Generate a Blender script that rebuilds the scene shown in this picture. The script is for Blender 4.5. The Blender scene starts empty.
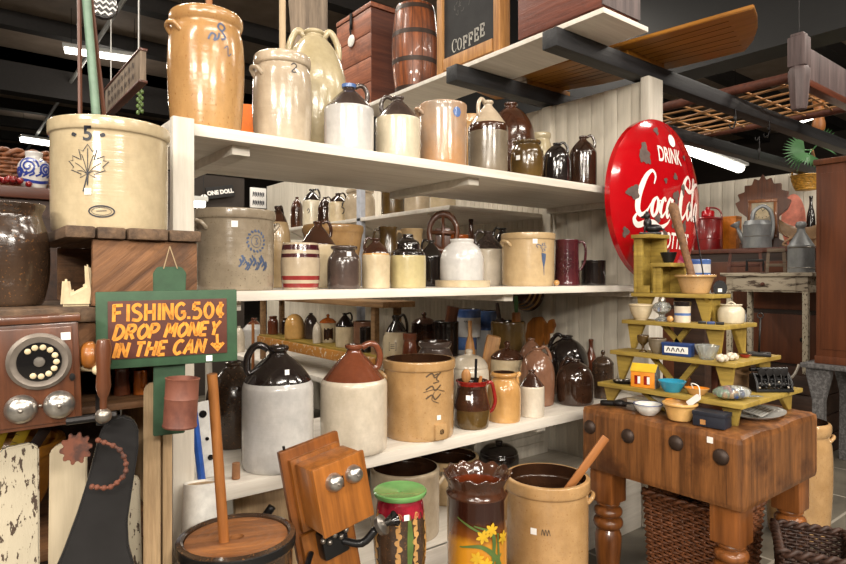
import bpy, bmesh, math, random
from mathutils import Vector, Matrix
PI = math.pi
R = random.Random(11)
SC = bpy.context.scene
COL = SC.collection
# ------------------------------------------------------------------ camera model
F, CU, HV, CH = 608.0, 423.0, 277.0, 1.45
HEAD = math.radians(51.82)
FX, FY = math.cos(HEAD), math.sin(HEAD)          # forward; X runs along the shelves, Y into the room
RX, RY = FY, -FX                                 # right
FLOOR = 0.1

def ray(u):
    t = (u - CU) / F
    return FX + t * RX, FY + t * RY

def at(u, v=None, X=None, Y=None, d=None, Z=None):
    a, b = ray(u)
    if d is None:
        if X is not None: d = X / a
        elif Y is not None: d = Y / b
        else: d = (CH - Z) * F / (v - HV)
    z = CH - (v - HV) * d / F if Z is None else Z
    return Vector((a * d, b * d, z))

def dep(p): return p[0] * FX + p[1] * FY
def zat(v, d): return CH - (v - HV) * d / F
def facing(p): return math.atan2(p[1], p[0]) - PI / 2     # local +Y then points away from the camera

# ------------------------------------------------------------------ materials
def S(r, g, b):
    f = lambda c: (c / 255 / 12.92) if c / 255 <= .04045 else ((c / 255 + .055) / 1.055) ** 2.4
    return (f(r), f(g), f(b), 1)

def newmat(name):
    m = bpy.data.materials.new(name); m.use_nodes = True
    nt = m.node_tree
    return m, nt, nt.nodes['Principled BSDF']

def node(nt, t, **kw):
    n = nt.nodes.new(t)
    for k, v in kw.items():
        if k in n.inputs.keys() if isinstance(k, str) else False: n.inputs[k].default_value = v
        else: setattr(n, k, v)
    return n

def ramp(nt, fac, stops):
    r = nt.nodes.new('ShaderNodeValToRGB')
    e = r.color_ramp.elements
    while len(e) < len(stops): e.new(.5)
    for i, (p, c) in enumerate(stops): e[i].position = p; e[i].color = c
    nt.links.new(fac, r.inputs[0])
    return r

def coords(nt, scale=(1, 1, 1), kind='Object'):
    tc = nt.nodes.new('ShaderNodeTexCoord'); mp = nt.nodes.new('ShaderNodeMapping')
    mp.inputs['Scale'].default_value = scale
    nt.links.new(tc.outputs[kind], mp.inputs['Vector'])
    return mp.outputs[0]

def noise(nt, vec, scale, detail=4, rough=.6):
    n = nt.nodes.new('ShaderNodeTexNoise')
    n.inputs['Scale'].default_value = scale; n.inputs['Detail'].default_value = detail; n.inputs['Roughness'].default_value = rough
    nt.links.new(vec, n.inputs['Vector'])
    return n.outputs['Fac']

def bump(nt, b, h, strength, dist=.01):
    n = nt.nodes.new('ShaderNodeBump'); n.inputs['Strength'].default_value = strength; n.inputs['Distance'].default_value = dist
    nt.links.new(h, n.inputs['Height']); nt.links.new(n.outputs[0], b.inputs['Normal'])

MATS = {}
def grime(nt, col, fac, lo, hi):
    """fine uneven tone inside the material itself"""
    r = ramp(nt, fac, [(.28, (lo, lo, lo, 1)), (.66, (hi, hi, hi, 1))])
    mx = nt.nodes.new('ShaderNodeMix'); mx.data_type = 'RGBA'; mx.blend_type = 'MULTIPLY'; mx.inputs[0].default_value = 1
    nt.links.new(col, mx.inputs[6]); nt.links.new(r.outputs[0], mx.inputs[7])
    return mx.outputs[2]
def glaze(name, c1, c2, rough=.22, scale=9, speck=None, stretch=1.0, coat=0.3, ring=.07):
    m, nt, b = newmat(name)
    v = coords(nt, (1, 1, stretch))
    f = noise(nt, v, scale, 5)
    r = ramp(nt, f, [(.32, c1), (.68, c2)])
    out = grime(nt, r.outputs[0], noise(nt, coords(nt, (1, 1, .7)), 38, 6, .7), .87, 1.05)
    if speck:
        f2 = noise(nt, v, 160, 2)
        r2 = ramp(nt, f2, [(.62, (0, 0, 0, 1)), (.72, (1, 1, 1, 1))])
        mx = nt.nodes.new('ShaderNodeMix'); mx.data_type = 'RGBA'
        nt.links.new(r2.outputs[0], mx.inputs[0]); nt.links.new(out, mx.inputs[6]); mx.inputs[7].default_value = speck
        out = mx.outputs[2]
    nt.links.new(out, b.inputs['Base Color'])
    b.inputs['Roughness'].default_value = rough
    b.inputs['Coat Weight'].default_value = coat; b.inputs['Coat Roughness'].default_value = .08
    # thrown rings and a slightly uneven glaze
    v2 = coords(nt, (2, 2, 26)); h = noise(nt, v2, 3, 3)
    bump(nt, b, h, ring, .01)
    MATS[name] = m
    return m

def wood(name, c1, c2, axis='Z', scale=1.0, rough=.5, bs=.25, dirt=None, coat=0):
    m, nt, b = newmat(name)
    k = {'X': (1.2, 18, 18), 'Y': (18, 1.2, 18), 'Z': (18, 18, 1.2), 'D': (24, 18, 1.6)}[axis]
    v = coords(nt, tuple(q * scale for q in k))
    if axis == 'D': v.node.vector_type = 'TEXTURE'; v.node.inputs['Scale'].default_value = tuple(1 / q for q in k); v.node.inputs['Rotation'].default_value = (0, math.radians(48), 0)
    f = noise(nt, v, 1.7, 8, .65)
    r = ramp(nt, f, [(.3, c1), (.5, tuple((a + c) / 2 for a, c in zip(c1, c2))), (.7, c2)])
    out = grime(nt, r.outputs[0], noise(nt, v, 5, 6, .75), .62 if bs > .19 else .86, 1.12 if bs > .19 else 1.03)
    if dirt:
        f2 = noise(nt, coords(nt), 5 * scale, 6, .7)
        r2 = ramp(nt, f2, [(.5, (0, 0, 0, 1)), (.66, (.85, .85, .85, 1))])
        mx = nt.nodes.new('ShaderNodeMix'); mx.data_type = 'RGBA'
        nt.links.new(r2.outputs[0], mx.inputs[0]); nt.links.new(out, mx.inputs[6]); mx.inputs[7].default_value = dirt
        out = mx.outputs[2]
    nt.links.new(out, b.inputs['Base Color'])
    b.inputs['Roughness'].default_value = rough
    b.inputs['Coat Weight'].default_value = coat
    bump(nt, b, f, bs, .01)
    MATS[name] = m
    return m

def chip(name, paint, under, lo=.52, hi=.56, scale=14, stretch=(1, 1, .35), rough=.6, metal=0, coat=0):
    m, nt, b = newmat(name)
    f = noise(nt, coords(nt, stretch), scale, 6, .65)
    r = ramp(nt, f, [(lo, paint), (hi, under)])
    nt.links.new(r.outputs[0], b.inputs['Base Color'])
    b.inputs['Roughness'].default_value = rough; b.inputs['Metallic'].default_value = metal; b.inputs['Coat Weight'].default_value = coat
    bump(nt, b, f, .25, .008)
    MATS[name] = m
    return m

def plain(name, c, rough=.5, metal=0, emit=0, trans=0, var=.12, scale=25, bs=.08, coat=0):
    m, nt, b = newmat(name)
    if var:
        f = noise(nt, coords(nt), scale, 5)
        c2 = tuple(x * (1 - 2.2 * var) for x in c[:3]) + (1,)
        c3 = tuple(min(1, x * (1 + var)) for x in c[:3]) + (1,)
        r = ramp(nt, f, [(.3, c2), (.7, c3)])
        nt.links.new(r.outputs[0], b.inputs['Base Color'])
        if bs: bump(nt, b, f, bs, .01)
    else:
        b.inputs['Base Color'].default_value = c
    b.inputs['Roughness'].default_value = rough; b.inputs['Metallic'].default_value = metal
    b.inputs['Transmission Weight'].default_value = trans; b.inputs['Coat Weight'].default_value = coat
    if emit:
        b.inputs['Emission Color'].default_value = (1, .95, .85, 1); b.inputs['Emission Strength'].default_value = emit
    MATS[name] = m
    return m

# stoneware glazes
glaze('cream', S(178, 160, 128), S(206, 190, 160), .25, 7)
glaze('leafcream', S(176, 158, 126), S(198, 182, 150), .18, 4)
glaze('honey', S(196, 148, 82), S(222, 178, 112), .2, 6)
glaze('tan', S(160, 124, 80), S(188, 152, 106), .2, 5, S(146, 106, 62))
glaze('tanbig', S(158, 116, 70), S(188, 148, 98), .2, 3, S(146, 100, 56), stretch=.5)
glaze('buff', S(168, 142, 104), S(190, 166, 128), .25, 6)
glaze('greybuff', S(158, 142, 118), S(190, 174, 150), .25, 6)
glaze('pinkgrey', S(164, 148, 126), S(192, 177, 155), .18, 6)
glaze('salt', S(118, 106, 90), S(166, 153, 132), .2, 4, S(110, 96, 78))
glaze('white', S(188, 176, 156), S(212, 201, 184), .22, 6)
glaze('bluewhite', S(178, 176, 174), S(204, 201, 196), .22, 5)
glaze('greycream', S(172, 160, 138), S(206, 196, 172), .22, 5, stretch=.3)
glaze('olive', S(164, 150, 116), S(192, 178, 146), .2, 6)
glaze('yellowbuff', S(168, 154, 110), S(192, 178, 134), .25, 6)
glaze('brown', S(42, 23, 15), S(78, 46, 30), .15, 8, coat=.6)
glaze('redbrown', S(84, 42, 26), S(120, 66, 42), .14, 6, coat=.6)
glaze('albany', S(34, 22, 16), S(62, 40, 28), .12, 7, coat=.7)
glaze('black', S(20, 16, 15), S(36, 29, 27), .12, 7, coat=.7)
glaze('darkolive', S(60, 44, 22), S(96, 74, 38), .18, 6, coat=.4)
glaze('gunmetal', S(52, 42, 38), S(84, 70, 64), .2, 6, coat=.5)
glaze('copper', S(92, 62, 48), S(146, 106, 82), .16, 4, coat=.4)
glaze('ochre', S(168, 122, 66), S(200, 156, 98), .2, 6)
glaze('inner', S(38, 22, 14), S(58, 36, 22), .2, 7)
glaze('maroon', S(52, 18, 24), S(78, 30, 36), .16, 9, coat=.5)
glaze('redglaze', S(120, 20, 18), S(150, 34, 28), .15, 9, coat=.5)
glaze('redband', S(110, 34, 34), S(146, 50, 48), .22, 9)
glaze('green', S(82, 132, 72), S(118, 164, 100), .2, 6, coat=.4)
glaze('orangeglaze', S(150, 70, 24), S(196, 110, 44), .16, 6, coat=.5)
glaze('mottle', S(40, 28, 21), S(78, 60, 46), .2, 5, S(118, 80, 46), coat=.5)
glaze('stained', S(146, 136, 124), S(182, 132, 84), .22, 3, stretch=.9)
glaze('grey', S(96, 86, 72), S(128, 116, 98), .25, 6)
glaze('teal', S(40, 140, 170), S(70, 176, 200), .1, 8)
glaze('cobalt', S(52, 80, 140), S(98, 128, 178), .2, 8)
# woods
wood('oak', S(104, 58, 18), S(176, 108, 42), 'Z', 1, .35, .15, coat=.3)
wood('oakdark', S(92, 50, 18), S(150, 88, 34), 'Z', 1, .35, .15, coat=.3)
wood('blockwood', S(66, 37, 17), S(150, 97, 52), 'Z', .8, .42, .2, dirt=S(66, 36, 18), coat=.2)
wood('blocktop', S(92, 58, 34), S(150, 104, 66), 'Y', .8, .5, .25, dirt=S(60, 38, 24))
wood('legwood', S(84, 46, 18), S(150, 90, 42), 'Z', .7, .35, .12, coat=.3)
wood('mahog', S(62, 33, 19), S(108, 62, 36), 'Z', 1, .35, .12, coat=.3)
wood('mahogx', S(60, 28, 16), S(100, 50, 30), 'X', 1, .4, .12, coat=.2)
wood('barndiag', S(76, 46, 26), S(150, 104, 66), 'D', 1, .7, .6, dirt=S(66, 46, 32))
wood('creamboard', S(170, 156, 130), S(196, 182, 156), 'Z', .6, .55, .15)
wood('plankbrown', S(64, 48, 36), S(122, 96, 72), 'Y', 1, .75, .6)
wood('barn', S(84, 54, 32), S(140, 100, 64), 'X', 1, .7, .5, dirt=S(70, 50, 36))
wood('greywood', S(84, 70, 58), S(136, 118, 98), 'X', 1, .75, .5)
wood('darkwood', S(32, 20, 14), S(66, 42, 28), 'Y', .8, .55, .3)
wood('cabinet', S(74, 38, 20), S(104, 56, 30), 'Z', .6, .45, .15)
wood('redcrate', S(106, 58, 36), S(164, 98, 66), 'Y', .9, .6, .4, dirt=S(92, 52, 36))
wood('redcratex', S(70, 34, 22), S(104, 56, 38), 'X', .9, .6, .4)
wood('trunk', S(92, 44, 30), S(128, 68, 48), 'Y', 1, .5, .3, dirt=S(84, 40, 28))
wood('barrelwood', S(72, 32, 13), S(166, 92, 46), 'Z', 1.0, .36, .35, dirt=S(60, 30, 16), coat=.25)
wood('pine', S(156, 104, 54), S(196, 146, 88), 'Z', 1, .55, .3)
wood('canoewood', S(138, 88, 26), S(176, 120, 44), 'Y', 1, .35, .12, coat=.3)
wood('palewood', S(176, 150, 116), S(206, 184, 150), 'Z', 1, .6, .2)
wood('carved', S(96, 82, 68), S(150, 132, 112), 'Z', 1, .7, .5)
wood('stick', S(126, 74, 32), S(180, 116, 58), 'Z', 1, .5, .15)
wood('churnlid', S(104, 62, 32), S(170, 112, 64), 'X', .8, .5, .3)
wood('mustard', S(140, 116, 46), S(174, 148, 70), 'Y', .7, .55, .25, dirt=S(126, 100, 40))
wood('blacktimber', S(14, 14, 16), S(46, 46, 49), 'X', .8, .55, .4)
wood('purplepaint', S(60, 48, 48), S(104, 88, 86), 'Z', .7, .6, .3)
wood('rustic', S(120, 88, 56), S(170, 134, 92), 'Y', 1, .7, .5)
wood('board', S(150, 122, 88), S(192, 164, 126), 'Z', .8, .6, .3)
wood('whiteboard', S(190, 182, 168), S(222, 216, 204), 'Z', .7, .55, .15)
wood('shelfpaint', S(205, 197, 184), S(230, 224, 214), 'X', .6, .5, .18)
wood('bead', S(196, 188, 172), S(222, 214, 198), 'Z', .5, .55, .1)
chip('chipwhite', S(182, 172, 150), S(66, 50, 38), .56, .58, 90, (1, 1, .4))
chip('chiptable', S(172, 160, 140), S(78, 64, 52), .52, .6, 30, (1, .25, 1.2))
chip('chipochre', S(182, 122, 50), S(206, 190, 164), .56, .6, 30, (1, 1, 1))
chip('rust', S(104, 58, 40), S(66, 40, 32), .45, .6, 30, (1, 1, 1), .75)
chip('rusttin', S(122, 74, 58), S(92, 52, 42), .45, .6, 12, (1, 1, .6), .6)
chip('enamelred', S(172, 12, 20), S(150, 8, 16), .4, .7, 2, (1, 1, 1), .12, coat=.6)
chip('canred', S(128, 20, 22), S(98, 16, 18), .45, .65, 8, (1, 1, 1), .3, coat=.3)
chip('floorcon', S(78, 74, 66), S(112, 106, 94), .35, .7, 3, (1, 1, 1), .45)
chip('granite', S(70, 68, 68), S(104, 102, 102), .45, .6, 60, (1, 1, 1), .6)
chip('zinc', S(152, 155, 156), S(118, 121, 124), .4, .65, 8, (1, 1, .5), .45, .4)
plain('signgreen', S(46, 78, 52), .6)
plain('zincgreen', S(112, 138, 118), .5)
plain('signbrown', S(82, 38, 26), .6)
plain('signyellow', S(226, 146, 46), .6, var=.18, scale=40)
plain('paperwhite', S(232, 230, 226), .7, var=0)
plain('whitepaint', S(222, 220, 214), .45)
plain('greyblue', S(176, 180, 190), .6)
plain('slate', S(34, 33, 33), .75, var=.25, scale=9)
plain('chalk', S(186, 182, 174), .9, var=.2, scale=60)
plain('chalkdim', S(92, 90, 86), .9, var=.2, scale=60)
plain('iron', S(38, 36, 36), .45, .6)
plain('blackmetal', S(22, 22, 24), .4, .3, coat=.2)
plain('blackpaint', S(34, 33, 34), .3, var=.2, scale=6)
plain('hoop', S(58, 44, 36), .5, .4)
plain('chrome', S(186, 182, 176), .28, .9)
plain('nickel', S(150, 144, 136), .32, .85)
plain('pewter', S(122, 113, 104), .42, .45)
plain('bakelite', S(18, 17, 18), .18, var=0, coat=.5)
plain('ivory', S(206, 188, 152), .4)
plain('ink', S(34, 36, 46), .5, var=0)
plain('inkblue', S(70, 86, 116), .4, var=.15)
plain('inkbrown', S(82, 64, 46), .5, var=0)
plain('cobaltline', S(36, 54, 128), .3, var=0)
plain('signwhite', S(236, 226, 220), .2, var=0, coat=.4)
plain('chipgrey', S(88, 72, 66), .7, var=.2)
plain('orange', S(240, 120, 18), .5)
plain('amber', S(206, 120, 24), .5)
plain('orangebox', S(226, 140, 32), .5)
plain('pink', S(224, 132, 108), .5)
plain('leather', S(150, 118, 84), .5, scale=12)
plain('bluetin', S(36, 62, 116), .35)
plain('navybox', S(30, 34, 46), .5)
plain('palm', S(72, 122, 72), .5, scale=8)
plain('glass', S(226, 230, 228), .06, trans=.85, var=0)
plain('tealglass', S(60, 170, 205), .08, trans=.4, var=0)
plain('darkwall', S(52, 44, 38), .8, scale=2)
plain('ceilsheet', S(150, 134, 120), .75, scale=3)
plain('purlin', S(38, 34, 32), .7)
plain('girder', S(13, 13, 13), .55)
plain('housing', S(190, 190, 186), .5, var=0)
plain('tube', S(255, 250, 240), .4, emit=9, var=0)
plain('cord', S(150, 130, 100), .8, var=0)
plain('yellow', S(206, 170, 40), .5)
plain('blue', S(36, 84, 170), .5)
plain('silverware', S(198, 198, 194), .35, .35)
plain('wickerdark', S(58, 34, 22), .6, scale=40, var=.3)
plain('wicker', S(118, 70, 40), .55, scale=40, var=.3)
plain('straw', S(214, 160, 60), .6, scale=40, var=.25)
plain('bamboo', S(176, 128, 80), .55, scale=12)
plain('copperinner', S(92, 38, 16), .15, coat=.5)
plain('leafgreen', S(84, 106, 52), .3)
plain('daffodil', S(206, 164, 40), .3)
plain('redmajolica', S(150, 30, 48), .2, coat=.5, var=.25)
plain('cork', S(150, 104, 68), .8)
plain('clockface', S(170, 158, 134), .5)
# ------------------------------------------------------------------ mesh helpers
def catmull(pts, n=6, closed=False):
    P = [Vector(p) for p in pts]
    if len(P) < 3 and not closed: return P
    out = []; N = len(P)
    for i in range(N if closed else N - 1):
        if closed: a, b, c, d = P[(i - 1) % N], P[i], P[(i + 1) % N], P[(i + 2) % N]
        else: a, b, c, d = P[max(i - 1, 0)], P[i], P[i + 1], P[min(i + 2, N - 1)]
        for k in range(n):
            t = k / n
            out.append(.5 * ((2 * b) + (c - a) * t + (2 * a - 5 * b + 4 * c - d) * t * t + (3 * b - a - 3 * c + d) * t ** 3))
    if not closed: out.append(P[-1])
    return out

class M:
    def __init__(s): s.bm = bmesh.new()
    def add(s, b2, mi=0, mat=None):
        if mat is not None: bmesh.ops.transform(b2, matrix=mat, verts=b2.verts)
        vm = {v: s.bm.verts.new(v.co) for v in b2.verts}
        for f in b2.faces:
            try:
                nf = s.bm.faces.new([vm[v] for v in f.verts]); nf.material_index = mi; nf.smooth = f.smooth
            except ValueError: pass
        b2.free()
        return s
    def box(s, x0, x1, y0, y1, z0, z1, mi=0, b=0, mat=None, taper=None):
        b2 = bmesh.new()
        r = bmesh.ops.create_cube(b2, size=1)
        for v in b2.verts:
            v.co = Vector(((x0 + x1) / 2 + v.co.x * (x1 - x0), (y0 + y1) / 2 + v.co.y * (y1 - y0), (z0 + z1) / 2 + v.co.z * (z1 - z0)))
        if b: bmesh.ops.bevel(b2, geom=b2.edges[:], offset=b, segments=2, profile=.6, affect='EDGES')
        return s.add(b2, mi, mat)
    def lathe(s, prof, seg=40, mi=None, mat=None, cut=None):
        """prof: [(r,z)] in metres; mi(i,zmid)->material index of ring i"""
        b2 = bmesh.new(); rings = []
        for r, z in prof:
            if r < 1e-5: rings.append([b2.verts.new((0, 0, z))])
            else: rings.append([b2.verts.new((r * math.cos(2 * PI * k / seg), r * math.sin(2 * PI * k / seg), z)) for k in range(seg)])
        for i in range(len(rings) - 1):
            a, c = rings[i], rings[i + 1]
            m_ = mi(i, (prof[i][1] + prof[i + 1][1]) / 2) if mi else 0
            for k in range(seg):
                k2 = (k + 1) % seg
                if len(a) == 1 and len(c) == 1: continue
                if len(a) == 1: vs = [a[0], c[k2], c[k]]
                elif len(c) == 1: vs = [a[k], a[k2], c[0]]
                else: vs = [a[k], a[k2], c[k2], c[k]]
                f = b2.faces.new(vs); f.material_index = m_
        if mat is not None: bmesh.ops.transform(b2, matrix=mat, verts=b2.verts)
        vm = {v: s.bm.verts.new(v.co) for v in b2.verts}
        for f in b2.faces: s.bm.faces.new([vm[v] for v in f.verts]).material_index = f.material_index
        b2.free()
        return s
    def tube(s, pts, r, seg=8, closed=False, mi=0, smooth=0, flat=1.0):
        P = catmull(pts, smooth, closed) if smooth else [Vector(p) for p in pts]
        n = len(P); rr = r if isinstance(r, (list, tuple)) else [r] * n
        if len(rr) != n: rr = [rr[0] + (rr[-1] - rr[0]) * i / (n - 1) for i in range(n)]
        rings = []; up = None
        for i, p in enumerate(P):
            if closed: t = P[(i + 1) % n] - P[(i - 1) % n]
            else: t = P[min(i + 1, n - 1)] - P[max(i - 1, 0)]
            if t.length < 1e-9: t = Vector((0, 0, 1))
            t.normalize()
            if up is None:
                up = Vector((0, 0, 1)) if abs(t.z) < .9 else Vector((1, 0, 0))
            a = t.cross(up)
            if a.length < 1e-6: a = t.orthogonal()
            a.normalize(); up = a.cross(t).normalized()
            rings.append([s.bm.verts.new(p + (a * math.cos(2 * PI * k / seg) + up * math.sin(2 * PI * k / seg) * flat) * rr[i]) for k in range(seg)])
        for i in range(n if closed else n - 1):
            A, B = rings[i], rings[(i + 1) % n]
            for k in range(seg):
                try: s.bm.faces.new([A[k], A[(k + 1) % seg], B[(k + 1) % seg], B[k]]).material_index = mi
                except ValueError: pass
        if not closed:
            s.bm.faces.new(rings[0][::-1]).material_index = mi; s.bm.faces.new(rings[-1]).material_index = mi
        return s
    def prism(s, poly, t0, t1, plane='XZ', mi=0, b=0, mat=None):
        b2 = bmesh.new()
        def mk(p, t): return {'XZ': (p[0], t, p[1]), 'XY': (p[0], p[1], t), 'YZ': (t, p[0], p[1])}[plane]
        A = [b2.verts.new(mk(p, t0)) for p in poly]; B = [b2.verts.new(mk(p, t1)) for p in poly]
        n = len(poly)
        b2.faces.new(A[::-1]); b2.faces.new(B)
        for i in range(n): b2.faces.new([A[i], A[(i + 1) % n], B[(i + 1) % n], B[i]])
        bmesh.ops.recalc_face_normals(b2, faces=b2.faces)
        if b: bmesh.ops.bevel(b2, geom=b2.edges[:], offset=b, segments=2, affect='EDGES')
        return s.add(b2, mi, mat)
    def ball(s, c, r, mi=0, sc=(1, 1, 1), u=20, v=12):
        b2 = bmesh.new(); bmesh.ops.create_uvsphere(b2, u_segments=u, v_segments=v, radius=r)
        return s.add(b2, mi, Matrix.Translation(c) @ Matrix.Diagonal((*sc, 1)))
    def ribbon(s, pts, w, f, mi=0, n=6, closed=False):
        """2-D stroke laid on a surface; f(x,z)->Vector"""
        P = catmull([(p[0], p[1], p[2] if len(p) > 2 else w) for p in pts], n, closed) if n else [Vector((p[0], p[1], w)) for p in pts]
        L = []
        m = len(P)
        for i, p in enumerate(P):
            t = P[(i + 1) % m if closed else min(i + 1, m - 1)] - P[(i - 1) % m if closed else max(i - 1, 0)]
            nx, nz = -t[1], t[0]; l = math.hypot(nx, nz) or 1
            h = max(p[2], 1e-5) / 2
            L.append((s.bm.verts.new(f(p[0] + nx / l * h, p[1] + nz / l * h)), s.bm.verts.new(f(p[0] - nx / l * h, p[1] - nz / l * h))))
        for i in range(m if closed else m - 1):
            a, b = L[i], L[(i + 1) % m]
            s.bm.faces.new([a[0], a[1], b[1], b[0]]).material_index = mi
        return s
    def fill(s, poly, f, mi=0):
        """filled outline laid on a surface, as a fan of quads about its centre"""
        cx = sum(p[0] for p in poly) / len(poly); cz = sum(p[1] for p in poly) / len(poly)
        K = 3; rings = []
        for k in range(1, K + 1):
            rings.append([s.bm.verts.new(f(cx + (p[0] - cx) * k / K, cz + (p[1] - cz) * k / K)) for p in poly])
        c = s.bm.verts.new(f(cx, cz)); n = len(poly)
        for i in range(n):
            s.bm.faces.new([c, rings[0][i], rings[0][(i + 1) % n]]).material_index = mi
            for k in range(K - 1):
                s.bm.faces.new([rings[k][i], rings[k + 1][i], rings[k + 1][(i + 1) % n], rings[k][(i + 1) % n]]).material_index = mi
        return s
    def text(s, string, size, f, x=0, z=0, shear=0, bold=0, align='CENTER', wide=1.0, mi=0, cuts=1, arc=None):
        cu = bpy.data.curves.new('t', 'FONT'); cu.body = string; cu.size = size; cu.shear = shear; cu.offset = bold; cu.align_x = align; cu.resolution_u = 3
        o = bpy.data.objects.new('t', cu); COL.objects.link(o)
        bpy.context.view_layer.update()
        me = bpy.data.meshes.new_from_object(o.evaluated_get(bpy.context.evaluated_depsgraph_get()))
        bpy.data.objects.remove(o); bpy.data.curves.remove(cu)
        b2 = bmesh.new(); b2.from_mesh(me); bpy.data.meshes.remove(me)
        if cuts: bmesh.ops.subdivide_edges(b2, edges=b2.edges[:], cuts=cuts)
        vm = {}
        for v in b2.verts:
            px, pz = v.co.x * wide, v.co.y
            if arc: pz += arc(px)
            vm[v] = s.bm.verts.new(f(x + px, z + pz))
        for fc in b2.faces:
            try: s.bm.faces.new([vm[v] for v in fc.verts]).material_index = mi
            except ValueError: pass
        b2.free()
        return s
    def out(s, name, mats, parent=None, loc=(0, 0, 0), rot=(0, 0, 0), ang=38, recalc=True):
        if recalc: bmesh.ops.recalc_face_normals(s.bm, faces=s.bm.faces)
        me = bpy.data.meshes.new(name); s.bm.to_mesh(me); s.bm.free()
        for m in (mats if isinstance(mats, (list, tuple)) else [mats]): me.materials.append(MATS[m] if isinstance(m, str) else m)
        me.shade_smooth()
        if ang < 180: me.set_sharp_from_angle(angle=math.radians(ang))
        o = bpy.data.objects.new(name, me); COL.objects.link(o)
        o.location = loc; o.rotation_euler = rot
        if parent: o.parent = parent
        return o

def tag(o, label, cat, group=None):
    o['label'] = label; o['category'] = cat
    if group: o['group'] = group
    return o
def empty(name, label, cat, loc=(0, 0, 0), rz=0, group=None, rot=None):
    o = bpy.data.objects.new(name, None); COL.objects.link(o)
    o.location = loc; o.rotation_euler = rot or (0, 0, rz); o.empty_display_size = .05
    return tag(o, label, cat, group)
def struct(o): o['kind'] = 'structure'; return o

def chaikin(P, n=2):
    for _ in range(n):
        Q = [P[0]]
        for a, b in zip(P, P[1:]):
            Q.append((a[0] * .75 + b[0] * .25, a[1] * .75 + b[1] * .25)); Q.append((a[0] * .25 + b[0] * .75, a[1] * .25 + b[1] * .75))
        Q.append(P[-1]); P = Q
    return P

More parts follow.
